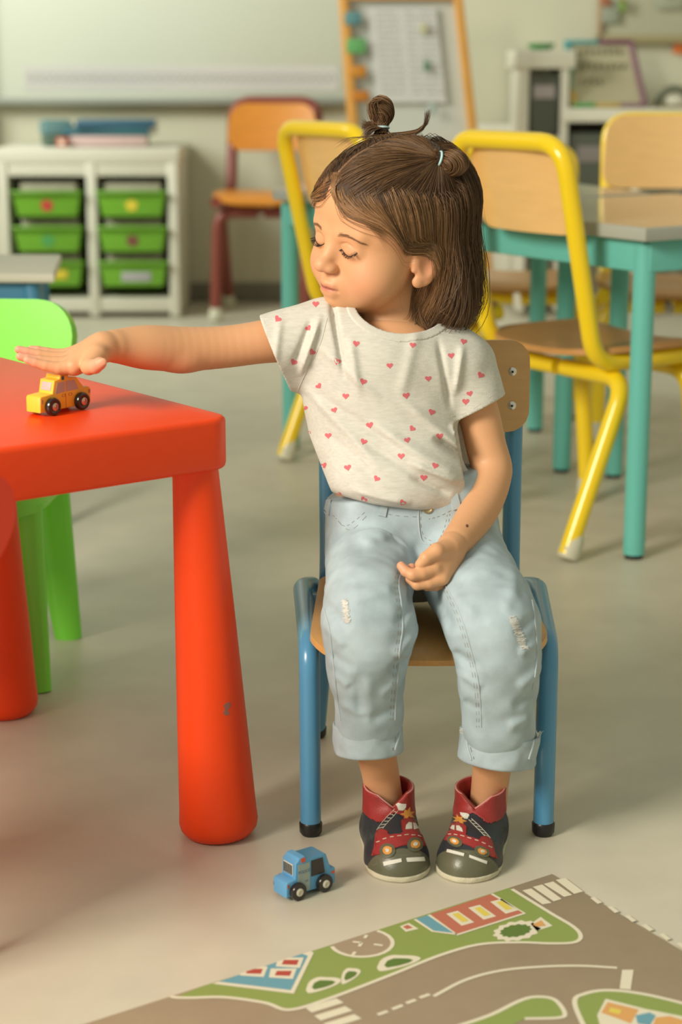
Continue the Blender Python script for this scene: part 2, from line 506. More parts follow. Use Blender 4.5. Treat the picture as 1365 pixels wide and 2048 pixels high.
MB().box((0.028, 0.01, 1.1), (0.01, 0.03, 1.35), 0.002).build('guide_strip', mat('rail_light', (0.5, 0.5, 0.44), 0.4), pr)
MB().box((0, 0.02, 0.43), (0.07, 0.06, 0.02), 0.004).build('bracket', m_alu, pr)

# storage unit with green trays
su = thing('storage_unit', 'low cream storage unit holding green pull-out trays in two columns', 'storage unit', (-0.858, 6.62, 0))
W, D, H = 0.61, 0.44, 0.56
MB().box((0, 0, H-0.0125), (W+0.01, D, 0.05), 0.003).box((0, -D/2+0.012, H-0.055), (W-0.03, 0.016, 0.05), 0.002).build('top_panel', m_white, su)
MB().box((0, 0, 0.045), (W-0.06, D-0.01, 0.05), 0.002).build('bottom_panel', m_white, su)
for x in (-W/2+0.0175, 0.012, W/2-0.0175): MB().box((x, 0, (H-0.03)/2), (0.034, D, H-0.042), 0.002).build('side_panel', m_white, su)
MB().box((0, D/2-0.008, 0.28), (W-0.03, 0.01, 0.5)).build('back_panel', m_white, su)
stick = [(m_p_red, m_p_grn, m_p_yel), (m_p_yel, flatm('sticker_brown', (0.20, 0.07, 0.05)), m_p_gry)]
for ci, cx in enumerate((-0.138, 0.149)):
    for ri in range(3):
        z = 0.392-ri*0.1185
        t = MB()
        w1, w0 = 0.117, 0.100
        yf = -D/2-0.004
        prof = [(-w1, 0.04), (w1, 0.04), (w1-0.004, 0.022), (w0, -0.045), (-w0, -0.045), (-w1+0.004, 0.022)]
        t.prism(prof, 0, 0.012, 0.003, Matrix.Translation((cx, yf, z)) @ Matrix.Rotation(math.radians(90), 4, 'X') )
        t.box((cx, yf-0.014, z+0.036), (2*w1+0.008, 0.024, 0.010), 0.004)
        t.box((cx, yf+0.2, z-0.04), (2*w0, 0.38, 0.006)); t.box((cx-w0, yf+0.2, z-0.005), (0.005, 0.38, 0.075)); t.box((cx+w0, yf+0.2, z-0.005), (0.005, 0.38, 0.075))
        to = t.build('tray', m_tray, su)
        MB().box((cx, yf+0.17, z+0.022), (2*w0-0.01, 0.29, 0.085), 0.004).build('tray_gap_filler', mat('gap_filler_grey', (0.40, 0.37, 0.27), 0.8, var=0.1, vscale=40), to)  # filler block added so the dark gap above the tray looks lighter
        st = MB()
        if (ci, ri) in ((1, 2),): st.box((cx+0.01, yf-0.0135, z-0.012), (0.10, 0.002, 0.032), 0.0005)
        elif (ci, ri) == (0, 2): st.box((cx+0.035, yf-0.0135, z-0.004), (0.055, 0.002, 0.032), 0.0005)
        else: st.prism([(0.021*math.cos(a)*(1+0.12*math.sin(5*a)), 0.019*math.sin(a)) for a in np.linspace(0, 6.28, 21)[:-1]], 0, 0.002, 0, Matrix.Translation((cx, yf-0.0125, z-0.008)) @ Matrix.Rotation(math.radians(90), 4, 'X'))
        st.build('sticker', stick[ci][ri], to)
        MB().box((cx, yf-0.026, z+0.036), (0.09, 0.004, 0.007), 0.0015).build('handle', m_tray, to)

# books lying on the unit
def book(name, label, c, d, rz, cov, group='books on the storage unit'):
    t = thing(name, label, 'book', c, rz, group)
    w, dp, h = d
    MB().box((0.003, 0, 0), (w-0.006, dp-0.008, h-0.004)).build('pages', m_p_wht, t)
    k = MB().box((0, 0, h/2-0.001), (w, dp, 0.0025), 0.0008).box((0, 0, -h/2+0.001), (w, dp, 0.0025), 0.0008).box((0, -dp/2+0.001, 0), (w, 0.003, h), 0.0008)
    k.build('cover', cov, t); return t
zt = 0.573
book('picture_book', 'thick pale pink book lying flat at the right of the stack on the storage unit', (-0.80, 6.60, zt+0.020), (0.26, 0.22, 0.034), 0.05, m_p_pink)
book('picture_book', 'dark teal folder lying on the pink book, with a blue cover', (-0.80, 6.61, zt+0.051), (0.30, 0.22, 0.024), -0.04, flatm('teal_cover', (0.035, 0.13, 0.16)))
book('picture_book', 'topmost dark blue folder of the stack on the storage unit', (-0.775, 6.60, zt+0.077), (0.27, 0.21, 0.022), 0.05, flatm('navy_cover', (0.04, 0.12, 0.19)))
tb = thing('toy_box', 'small bluish box sticking out at the left of the books', 'box', (-0.985, 6.58, zt+0.062), 0.3)
MB().box((0, 0, 0), (0.10, 0.10, 0.045), 0.004).build('carton', flatm('pale_teal', (0.14, 0.27, 0.28)), tb)
MB().box((0, 0, 0.024), (0.085, 0.085, 0.004), 0.001).build('lid', flatm('blue_green', (0.07, 0.20, 0.24)), tb)
MB().box((0.0, 0, -0.042), (0.09, 0.10, 0.036), 0.003).build('tray_insert', flatm('dark_green_card', (0.10, 0.16, 0.12)), tb)
ob = thing('toy_block', 'small orange-red block under the blue folders', 'toy', (-0.948, 6.47, zt+0.018))
MB().box((0, 0, 0), (0.035, 0.035, 0.030), 0.003).build('wooden_block', flatm('red_block', (0.62, 0.12, 0.05)), ob)
MB().box((0, -0.018, 0), (0.018, 0.002, 0.016)).build('face_print', m_p_wht, ob)

# ---------------------------------------------------------------- tubular chairs
def tube_chair(name, label, loc, rz, mt, mp, group=None, s=1.0, back_h=0.735, pw=0.275, ph=0.155, po=0.012, pz=0.0, ws=1.0):
    t = thing(name, label, 'chair', loc, rz, group)
    r = 0.0165*s
    zs = 0.352*s; bz = back_h*s; w = 0.148*s*ws
    loop = path([(-w, 0.14*s, zs-0.012), (-w, -0.125*s, zs-0.012), (-w-0.004, -0.215*s, bz-0.012), (w+0.004, -0.215*s, bz-0.012), (w, -0.125*s, zs-0.012), (w, 0.14*s, zs-0.012)], [0.05*s, 0.058*s, 0.058*s, 0.05*s], 7)
    MB().tube(loop, r, 14).build('back_frame', mt, t)
    def lean(z): return -0.125*s-(z-zs)*0.235
    def bp(x, y):
        z = bz-0.093*s+y+pz
        return (x, lean(z)+0.012*s-0.02*(1-(x/(0.14*s))**2)+po, z)
    ply_panel(MB(), pw*s, ph*s, 0.045*s, 0.010*s, lambda x, y: bp(x, y), taper=-0.03).build('backrest', mp, t)
    def sp(x, y):
        return (x, y+0.01, zs+0.011-0.010*(1-(x/(0.16*s))**2)-max(0, y-0.11*s)*0.25)
    ply_panel(MB(), 0.34*s*ws, 0.32*s, 0.10*s, 0.011*s, sp).build('seat', m_seatply if mp is m_ply2 else mp, t)
    def leg(sx, pts, nm='leg'):
        lo = MB().tube(path([(sx*p[0]*s*ws, p[1]*s, p[2]*s) for p in pts], 0.05*s, 7), r, 14).build(nm, mt, t)
        f = Vector((sx*pts[-1][0]*s*ws, pts[-1][1]*s, 0)); g = Vector((sx*pts[-2][0]*s*ws, pts[-2][1]*s, pts[-2][2]*s))
        d = (g-f).normalized(); q = d.to_track_quat('Z', 'X').to_matrix().to_4x4()
        MB().lathe([(0.012*s, 0.002), (0.0195*s, 0.006), (0.0205*s, 0.02), (0.0195*s, 0.036), (0.0165*s, 0.05)], 18, Matrix.Translation(f) @ q).build('foot_cap', m_cap, lo)
    for sx in (-1, 1):
        leg(sx, [(0.01, -0.075, 0.312), (0.175, -0.075, 0.312), (0.176, -0.200, 0.012)])
        leg(sx, [(0.01, 0.10, 0.312), (0.150, 0.10, 0.312), (0.156, 0.135, 0.012)])
    return t
RZ = -math.radians(56.5)
grp = 'yellow school chairs round the teal tables'
tube_chair('school_chair', 'near yellow tubular chair with beech back, right behind the girl at the corner table', (0.468, 3.44, 0), RZ, m_yellow, m_ply2, grp)
tube_chair('school_chair', 'yellow tubular chair left of the girl\'s head, at the far teal table', (0.1375, 3.995, 0), RZ, m_yellow, m_ply2, grp)
tube_chair('school_chair', 'yellow chair at the right edge facing the camera, mirrored in the table top', (0.765, 4.36, 0), math.radians(172), m_yellow, m_ply2, grp, 1.0, 0.735, 0.318, 0.17, 0.036, 0.006)
tube_chair('school_chair', 'yellow chair mostly hidden under the far table, only seat and legs showing', (0.44, 4.68, 0), math.radians(176), m_yellow, m_ply2, grp, 0.93, 0.70)
tube_chair('school_chair', 'orange-backed chair with dark red tube frame standing against the back wall', (-0.255, 6.44, 0), math.radians(174), m_darkred, m_orangeply, None, 1.17, 0.627, 0.260, 0.135, 0.036, 0.012, 0.84)

# ---------------------------------------------------------------- teal tables
def ccw_inset(poly, d):
    c = Vector((sum(p[0] for p in poly)/len(poly), sum(p[1] for p in poly)/len(poly)))
    out = []; n = len(poly)
    for i in range(n):
        a, b, e = Vector(poly[i-1]), Vector(poly[i]), Vector(poly[(i+1) % n])
        u = (b-a).normalized(); v = (e-b).normalized()
        n1 = Vector((-u.y, u.x)); n2 = Vector((-v.y, v.x)); bis = (n1+n2).normalized()
        out.append(tuple(b+bis*(d/max(0.3, bis.dot(n1)))))
    return out
def teal_table(label, poly, ztop, legs):
    cx = sum(p[0] for p in poly)/len(poly); cy = sum(p[1] for p in poly)/len(poly)
    t = thing('classroom_table', label, 'table', (cx, cy, 0), 0, 'teal tables at the back')
    P = [(p[0]-cx, p[1]-cy) for p in poly]
    MB().prism(P, ztop-0.022, ztop, 0.0015).build('table_edge', m_edge, t)
    MB().prism(ccw_inset(P, 0.003), ztop, ztop+0.0012).build('tabletop', m_greytop, t)
    I = ccw_inset(P, 0.035); n = len(P)
    for i in range(n):
        a, b2 = Vector(I[i-1]), Vector(I[i]); mid = (a+b2)/2; L = (b2-a).length
        rot = Matrix.Rotation(math.atan2(b2.y-a.y, b2.x-a.x), 4, 'Z')
        MB().box((mid.x, mid.y, ztop-0.022-0.028), (L, 0.022, 0.056), 0.003, rot).build('apron', m_teal, t)
    for (x, y) in legs:
        l = MB().tube([(x-cx, y-cy, ztop-0.03), (x-cx, y-cy, 0.008)], 0.0195, 20).build('leg', m_teal, t)
        MB().tube([(x-cx, y-cy, 0.010), (x-cx, y-cy, 0.0)], 0.0165, 16).build('foot_plug', m_black, l)
    return t
polyA = [(0.510, 3.145), (1.025, 3.486), (0.695, 3.984), (0.180, 3.643)]
teal_table('near teal-legged table with grey top, its corner at the right edge of the photo', polyA, 0.585, [(0.520, 3.205), (0.225, 3.615), (0.578, 3.87), (0.95, 3.50)])
polyB = [(0.185, 3.695), (0.655, 4.010), (0.500, 4.430), (-0.02, 4.62), (-0.150, 4.13)]
teal_table('far teal-legged table whose left leg stands beside the girl\'s face', polyB, 0.585, [(0.20, 3.755), (0.474, 3.925), (0.462, 4.375), (0.0, 4.55), (-0.113, 4.165)])

# small white-topped blue table at left
bt = thing('side_table', 'small table with white top and blue sides behind the green chair', 'table', (-0.84, 3.72, 0))
PB = [(0.305, -0.24), (0.27, 0.10), (-0.40, 0.12), (-0.40, -0.20)]
MB().prism(PB[::-1], 0.455, 0.475, 0.004).build('tabletop', m_white, bt)
IB = [(0.255, -0.20), (0.23, 0.07), (-0.36, 0.08), (-0.36, -0.16)]
for i in range(4):
    a, c = Vector(IB[i-1]), Vector(IB[i]); md = (a+c)/2
    MB().box((md.x, md.y, 0.415), ((c-a).length, 0.018, 0.08), 0.003, Matrix.Rotation(math.atan2(c.y-a.y, c.x-a.x), 4, 'Z')).build('apron', m_blue2, bt)
for (x, y), (fx, fy) in zip(IB, ((0.310, -0.27), (0.24, 0.10), (-0.38, 0.10), (-0.38, -0.2))):
    MB().tube([(x, y, 0.45), (fx, fy, 0.0)], 0.016, 14).build('leg', m_blue2, bt)

# ---------------------------------------------------------------- easel
ez = thing('display_easel', 'wooden easel with orange-brown frame holding a white listing board', 'easel', (0.2, 6.28, 0), 0.0)
def bar(mb, a, c, w, d, bev=0.003):
    a = Vector(a); c = Vector(c); u = (c-a).normalized(); rot = u.to_track_quat('Z', 'Y').to_matrix().to_4x4()
    return mb.box((a+c)/2, (w, d, (c-a).length), bev, rot)
o0 = Vector((0.2, 6.28, 0))
def ep(px, py, Y=6.25): return Vector(at(px, py, Y))-o0
TL, TR = ep(686, -18), ep(915, -18); BL, BR = ep(712, 300), ep(950, 300)
dn = 1.9
for a, c in ((TL, BL), (TR, BR)):
    bar(MB(), a, a+(c-a)*dn, 0.036, 0.03).build('frame_post', m_pine, ez)
for f in (0.03, 0.985):
    bar(MB(), TL+(BL-TL)*f, TR+(BR-TR)*f, 0.03, 0.024).build('frame_rail', m_pine, ez)
for a, c in ((TL, BL), (TR, BR)):
    e = a+(c-a)*dn
    bar(MB(), a+Vector((0, 0.03, 0)), Vector((e.x, 0.42, 0.02)), 0.03, 0.022).build('rear_leg', m_pine, ez)
q = MB(); k = [TL+Vector((0.012, 0.008, -0.01)), TR+Vector((-0.012, 0.008, -0.01)), BR+Vector((-0.012, 0.008, 0.01)), BL+Vector((0.012, 0.008, 0.01))]
q.add(k+[p+Vector((0, 0.008, 0)) for p in k], [(0, 3, 2, 1), (4, 5, 6, 7), (0, 1, 5, 4), (1, 2, 6, 5), (2, 3, 7, 6), (3, 0, 4, 7)], True)
q.build('white_board', mat('easel_board', (0.56, 0.57, 0.52), 0.4), ez)
q = MB(); c0, c1, c2, c3 = ep(735, 15), ep(872, 15), ep(893, 205), ep(752, 205)
kk = [p+Vector((0, -0.006, 0)) for p in (c0, c1, c2, c3)]
q.add(kk+[p+Vector((0, 0.003, 0)) for p in kk], [(0, 3, 2, 1), (4, 5, 6, 7), (0, 1, 5, 4), (1, 2, 6, 5), (2, 3, 7, 6), (3, 0, 4, 7)], True)
sh = q.build('paper_sheet', flatm('sheet_paper', (0.60, 0.59, 0.56)), ez)
q = MB(); rnd = random.Random(9)
for i in range(15):
    f = (i+0.8)/16.5
    for (s0, s1) in ((0.08, 0.40), (0.50, 0.64), (0.70, 0.92)):
        x = s0
        while x < s1:
            w = rnd.uniform(0.03, 0.07)
            a = kk[0]+(kk[3]-kk[0])*f; c = kk[1]+(kk[2]-kk[1])*f; p = a+(c-a)*x
            q.box(p+Vector((0.012, -0.001, 0)), (w*0.17, 0.001, 0.0045)); x += w+0.02
tag(q.build('text_lines', flatm('faint_ink', (0.36, 0.35, 0.36)), sh), kind='stuff')
def ecard(px0, py0, px1, py1, m_, lab, nm='label_card', ctg='card'):
    c = Vector(at((px0+px1)/2, (py0+py1)/2, 6.232)); w = (px1-px0)/592; h = (py1-py0)/592
    t = thing(nm, lab, ctg, c, 0, 'coloured cards on the easel')
    MB().box((0, 0, 0), (w, 0.004, h), 0.0015).build('card_face', m_, t)
    MB().box((0, 0.0035, h*0.2), (w*0.3, 0.004, h*0.3), 0.001).build('magnet', m_p_gry, t)
ecard(690, 25, 722, 49, flatm('card_teal', (0.10, 0.24, 0.25)), 'teal card at the top left of the easel board')
ecard(694, 78, 732, 106, flatm('card_green', (0.12, 0.36, 0.12)), 'green card on the easel board, below the teal one')
ecard(700, 132, 732, 154, flatm('card_orange', (0.55, 0.22, 0.02)), 'upper orange peg card on the left side of the easel board')
ecard(706, 182, 738, 202, flatm('card_brown', (0.50, 0.17, 0.01)), 'lower orange peg card on the left side of the easel board')
ecard(848, 122, 860, 142, flatm('dot_green', (0.12, 0.22, 0.15)), 'small dark green square on the right of the easel sheet')
ecard(840, 48, 856, 66, flatm('dot_yellow', (0.50, 0.48, 0.30)), 'small pale yellow square near the top right of the easel sheet')
ecard(858, 208, 872, 228, flatm('dot_teal', (0.38, 0.46, 0.42)), 'small pale teal square at the lower right of the easel sheet')

# ---------------------------------------------------------------- stepped shelf unit at right
us = thing('stepped_shelf', 'white stepped shelf unit with dark bins against the back wall, right side', 'shelf', (0.85, 6.62, 0))
def sb(c, d, nm, m_=m_white, bev=0.002): return MB().box((c[0]-0.85, c[1]-6.62, c[2]), d, bev).build(nm, m_, us)
for x in (0.618, 0.752): sb((x, 6.62, 0.43), (0.026, 0.40, 0.82), 'side_panel')
sb((0.686, 6.62, 0.865), (0.195, 0.42, 0.06), 'top_panel')
sb((0.685, 6.62, 0.60), (0.115, 0.38, 0.02), 'shelf_board'); sb((0.685, 6.62, 0.33), (0.115, 0.38, 0.02), 'shelf_board')
for x in (1.0, 1.25): sb((x, 6.62, 0.33), (0.026, 0.40, 0.66), 'side_panel')
sb((1.01, 6.62, 0.682), (0.54, 0.42, 0.045), 'lower_top_panel'); sb((0.875, 6.62, 0.36), (0.22, 0.38, 0.02), 'shelf_board')
sb((0.86, 6.81, 0.33), (0.74, 0.01, 0.62), 'back_panel')
def bin_(c, w, h, lab, labcol):
    t = thing('storage_bin', lab, 'bin', c, 0, 'dark bins in the stepped shelf')
    b_ = MB(); b_.prism([(-w/2, h/2), (w/2, h/2), (w/2-0.008, -h/2), (-w/2+0.008, -h/2)][::-1], -0.16, 0.16, 0.004, Matrix.Rotation(math.radians(90), 4, 'X'))
    b_.build('bin_body', m_dark, t)
    MB().box((0, -0.162, h*0.22), (w*0.72, 0.003, h*0.22), 0.001).build('paper_label', labcol, t)
bin_((0.685, 6.60, 0.7145), 0.100, 0.200, 'dark grey bin with pale label in the tall part of the stepped shelf, upper one', flatm('label_lilac', (0.42, 0.37, 0.38)))
bin_((0.685, 6.60, 0.455), 0.100, 0.225, 'dark grey bin in the tall part of the stepped shelf, lower one', flatm('label_grey', (0.2, 0.2, 0.18)))
bin_((0.876, 6.60, 0.497), 0.205, 0.25, 'dark bin with a pale spot in the low part of the stepped shelf', flatm('label_dim', (0.24, 0.21, 0.2)))
gb = thing('craft_bowl', 'small green bowl on top of the white shelf tower', 'bowl', (0.676, 6.50, 0.896))
MB().lathe([(0.028, 0), (0.046, 0.012), (0.047, 0.021), (0.043, 0.021), (0.026, 0.006)], 24).build('bowl', flatm('bowl_green', (0.09, 0.33, 0.10), 0.4), gb)
MB().lathe([(0.034, 0.0), (0.034, 0.0035)], 24).build('base_ring', m_p_grn, gb)
# framed picture leaning on the shelf
fp = thing('wall_picture', 'leaning picture board with teal, purple and yellow border on the white shelf', 'picture', (0, 0, 0))
c_ = [Vector(at(1134, 84, 6.58)), Vector(at(1262, 84, 6.58)), Vector(at(1290, 210, 6.44)), Vector(at(1150, 210, 6.44))]
q = MB(); k = [p for p in c_]; q.add(k+[p+Vector((0, 0.012, 0)) for p in k], [(0, 3, 2, 1), (4, 5, 6, 7), (0, 1, 5, 4), (1, 2, 6, 5), (2, 3, 7, 6), (3, 0, 4, 7)], True)
q.build('picture_sheet', flatm('sheet_beige', (0.46, 0.42, 0.27)), fp)
def seg_(i, j, f0, f1, m_, nm='frame_strip'):
    a = c_[i].lerp(c_[j], f0); b2 = c_[i].lerp(c_[j], f1); bar(MB(), a+Vector((0, -0.004, 0)), b2+Vector((0, -0.004, 0)), 0.020, 0.014, 0.002).build(nm, m_, fp)
seg_(0, 1, -0.04, 0.5, m_p_teal); seg_(0, 1, 0.5, 1.04, m_p_pur); seg_(1, 2, 0, 1.02, flatm('frame_mauve', (0.26, 0.14, 0.17)))
seg_(0, 3, 0, 0.5, m_p_teal); seg_(0, 3, 0.5, 0.78, flatm('frame_pale', (0.36, 0.44, 0.30))); seg_(0, 3, 0.78, 1.0, flatm('frame_yellow', (0.55, 0.38, 0.10)))
seg_(3, 2, -0.02, 0.3, m_p_grn); seg_(3, 2, 0.3, 0.65, flatm('frame_yellow', (0.55, 0.38, 0.10))); seg_(3, 2, 0.65, 1.0, flatm('frame_mauve', (0.26, 0.14, 0.17)))
q = MB(); rnd = random.Random(3)
for r_ in range(3):
    for k2 in range(8):
        if r_ == 2 and k2 > 3: continue
        f, g = 0.16+r_*0.24, 0.14+k2*0.095
        p = c_[0].lerp(c_[3], f).lerp(c_[1].lerp(c_[2], f), g)+Vector((0, -0.006, 0))
        q.box(p, (0.010, 0.002, 0.026+rnd.uniform(-0.006, 0.006)), 0.0, Matrix.Rotation(rnd.uniform(-0.4, 0.4), 4, 'Y'))
tag(q.build('drawn_figures', flatm('figure_ink', (0.22, 0.19, 0.11)), fp), kind='stuff')
# pin board on the wall
pb = thing('pin_board', 'framed pin board on the back wall at the top right corner', 'board', (1.30, WALL_Y-0.02, 1.25))
MB().box((0, 0, 0), (0.76, 0.015, 0.62), 0.002).build('board_panel', mat('pin_panel', (0.44, 0.43, 0.31), 0.8), pb)
MB().box((0, -0.006, -0.315), (0.80, 0.03, 0.03), 0.003).build('frame_strip', mat('oak_strip', (0.34, 0.29, 0.15), 0.5), pb)
MB().box((-0.385, -0.006, 0), (0.016, 0.03, 0.64), 0.003).build('frame_strip', mat('oak_pale', (0.44, 0.30, 0.18), 0.5), pb)
def pin(px, py, w, h, m_, lab, nm='pinned_card', Y=6.81):
    c = Vector(at(px, py, Y)); t = thing(nm, lab, 'card', c, 0, 'cards pinned on the wall')
    MB().box((0, 0, 0), (w, 0.003, h), 0.001).build('card_face', m_, t)
    MB().lathe([(0.004, 0), (0.005, 0.004), (0.003, 0.008)], 10, Matrix.Translation((0, -0.001, h*0.35)) @ Matrix.Rotation(math.radians(90), 4, 'X')).build('pin', m_p_red, t)
pin(1222, 24, 0.06, 0.075, flatm('card_palegrey', (0.33, 0.36, 0.28)), 'pale grey-green card at the left of the pin board')
pin(1246, 10, 0.03, 0.045, flatm('card_leaf', (0.22, 0.33, 0.08)), 'leaf green card at the top of the pin board', Y=6.80)
pin(1212, 3, 0.035, 0.03, flatm('card_rust', (0.40, 0.16, 0.08)), 'rust red card at the top left of the pin board', Y=6.80)
pin(1340, 4, 0.10, 0.05, flatm('card_dim', (0.36, 0.38, 0.28)), 'dim green card at the top right of the pin board')
pin(1362, 92, 0.05, 0.055, flatm('card_orangered', (0.66, 0.16, 0.03)), 'orange-red card on the wall at the right edge', Y=6.83)
ar = thing('toy_arch', 'dark grey-green toy arch on the white shelf at the right edge', 'toy', tuple(at(1348, 218, 6.5)))
arc = [(0.055*math.cos(a), 0, 0.062*math.sin(a)) for a in np.linspace(0, math.pi, 15)]
ar.location.z = 0.706
MB().tube(arc, 0.012, 10).build('arch_tube', flatm('arch_dark', (0.13, 0.14, 0.09)), ar)
MB().box((0, 0, 0.003), (0.14, 0.05, 0.006), 0.002).build('base', flatm('arch_base', (0.36, 0.29, 0.14)), ar)
MB().box((0.0, 0, 0.022), (0.05, 0.03, 0.03), 0.006).build('block', m_white, ar)

# ---------------------------------------------------------------- red table
K0 = Vector((-0.1145, 1.981)); EA = Vector((-0.612, 0.791)); EB = Vector((-0.791, -0.612))
ctr = K0+EA*0.277+EB*0.385
rt = thing('play_table', 'bright red plastic children\'s table with fat tapered legs', 'table', (ctr.x, ctr.y, 0), math.atan2(EA.y, EA.x))
# local x along EA (0.55), local y along -EB
poly = rrect(0.560, 0.77, 0.030, 6)
tb_ = MB(); tb_.prism(poly, 0.428, 0.485, 0.006, None, 3); tb_.build('tabletop', m_red, rt)
for sx in (-1, 1):
    for sy in (-1, 1):
        top = Vector((sx*0.246, sy*0.353, 0.429)); bot = Vector((sx*0.258, sy*0.369, 0.0))
        d = (top-bot); q = d.to_track_quat('Z', 'X').to_matrix().to_4x4(); L = d.length
        l = MB().lathe([(0.030, 0.0006), (0.038, 0.003), (0.0435, 0.010), (0.0450, 0.018), (0.0440, 0.03), (0.0400, 0.12), (0.0335, 0.26), (0.0275, 0.38), (0.0250, L)], 40, Matrix.Translation(bot) @ q).build('leg', m_red, rt)
        MB().lathe([(0.0385, 0.0035), (0.0392, 0.0045), (0.0385, 0.0055)], 32, Matrix.Translation(bot) @ q).build('foot_seam', m_redgloss, l)

bpy.context.view_layer.update()
sc_ = patch(MB(), bvh_of([c for c in children(rt) if c.name.startswith('leg')]), [(452, 1406), (460, 1404), (462, 1412), (456, 1420), (460, 1428), (452, 1432), (446, 1426), (450, 1418), (447, 1412)], 0.00025, 3)
so_ = sc_.build('scuff_mark', mat('blue_scuff', (0.33, 0.12, 0.09), 0.7), rt)
so_.data.transform(rt.matrix_world.inverted())
# ---------------------------------------------------------------- moulded plastic chairs
def moulded_chair(name, label, loc, rz, m_, bw=0.30, bh=0.20, ztop=0.525, seat_z=0.27, lw=1.0):
    t = thing(name, label, 'chair', loc, rz)
    def bf(x, y):
        z = ztop-bh/2+y
        return (x, -0.15-0.18*(z-seat_z)+0.45*x*x-0.0, z)
    ply_panel(MB(), bw, bh, 0.062, 0.026, bf, 16, 20, taper=0.10).build('backrest', m_, t)
    for sx in (-1, 1):
        b_ = MB(); b_.tube([(sx*0.085, -0.155-0.18*(ztop-bh-seat_z)+0.01, ztop-bh+0.03), (sx*0.085, -0.15, seat_z+0.0)], [0.030, 0.034], 14, flatn=((0, 1, 0), 0.4))
        b_.build('back_support', m_, t)
    ply_panel(MB(), 0.29*(lw*0.5+0.5), 0.29, 0.06, 0.026, lambda x, y: (x, y-0.02, seat_z-0.012*(1-(x/0.15)**2)), taper=-0.04).build('seat', m_, t)
    for sx in (-1, 1):
        for sy in (-1, 1):
            MB().tube([(sx*0.105*lw, sy*0.100-0.02, seat_z-0.01), (sx*0.128*lw, sy*0.125-0.02, 0.0)], [0.036, 0.021], 16, flatn=((0, 1, 0), 0.6)).build('leg', m_, t)
    return t
moulded_chair('plastic_chair', 'lime green moulded plastic chair behind the red table', (-0.550, 2.59, 0), math.radians(178), m_lime, 0.285, 0.19, 0.512)
moulded_chair('plastic_chair', 'glossy red plastic chair cut off at the left edge, in front of the red table', (-0.540, 1.70, 0), math.radians(46), m_redgloss, 0.295, 0.118, 0.499, 0.26, 0.6)

# ---------------------------------------------------------------- the girl's chair
gc = thing('child_chair', 'small blue tubular chair with beech seat and back, under the girl', 'chair', (0.098, 2.10, 0))
OX, OY = 0.098, 2.10
def L_(x, y, z): return (x-OX, y-OY, z)
RT = 0.0118
for sx in (-1, 1):
    xf = OX+sx*0.1325
    fl = MB().tube(path([L_(xf, 1.984, 0.006), L_(xf+sx*0.001, 1.990, 0.222), L_(OX+sx*0.146, 2.235, 0.222), L_(OX+sx*0.134, 2.262, 0.215)], [0.035, 0.02], 8), RT, 20).build('front_leg', m_blue, gc)
    MB().lathe([(0.0100, 0.0), (0.0128, 0.004), (0.0132, 0.014), (0.0120, 0.016)], 24, Matrix.Translation(L_(xf, 1.984, 0))).build('foot_cap', m_black, fl)
    up = MB().tube(path([L_(OX+sx*0.130, 2.300, 0.006), L_(OX+sx*0.113, 2.243, 0.22), L_(OX+sx*0.115, 2.262, 0.500)], 0.06, 8), RT-0.0005, 18).build('rear_upright', m_blue, gc)
    MB().lathe([(0.0100, 0.0), (0.0128, 0.004), (0.0132, 0.014), (0.0120, 0.016)], 24, Matrix.Translation(L_(OX+sx*0.130, 2.300, 0))).build('foot_cap', m_black, up)
    MB().lathe([(0.0095, -0.004), (0.0118, 0.0), (0.0105, 0.008), (0.004, 0.011)], 16, Matrix.Translation(L_(OX+sx*0.115, 2.262, 0.503))).build('top_plug', m_black, up)
for y in (2.03, 2.20):
    MB().tube([L_(OX-0.134, y, 0.2145), L_(OX+0.134, y, 0.2145)], 0.008, 12).build('seat_rail', m_blue, gc)
def seatf(x, y):
    d = max(0.0, -y-0.105)
    return (x, y, 0.2335-6.0*d*d-0.006*(1-(x/0.13)**2)+max(0, y-0.06)*0.02)
so = ply_panel(MB(), 0.258, 0.300, 0.048, 0.0085, seatf, 24, 30, taper=-0.04)
so.build('seat', m_plyed, gc)
def backf(x, y): return (x, 0.148-0.010*(1-(x/0.13)**2)+(y)*0.05, 0.473+y)
ply_panel(MB(), 0.262, 0.112, 0.026, 0.0085, backf, 26, 14).build('backrest', m_ply, gc)
for sx in (-1, 1):
    for dz in (0.018, -0.0235):
        p = backf(sx*0.110, dz)
        rv = MB().lathe([(0.0001, 0.0022), (0.003, 0.0021), (0.0052, 0.0008), (0.0056, -0.004)][::-1], 20, Matrix.Translation((p[0], p[1]-0.0043, p[2])) @ Matrix.Rotation(math.radians(90), 4, 'X')).build('rivet', m_steel, gc)
        MB().lathe([(0.0016, 0.0), (0.0016, 0.0006)], 12, Matrix.Translation((p[0], p[1]-0.0064, p[2])) @ Matrix.Rotation(math.radians(90), 4, 'X')).build('rivet_hole', m_black, rv)

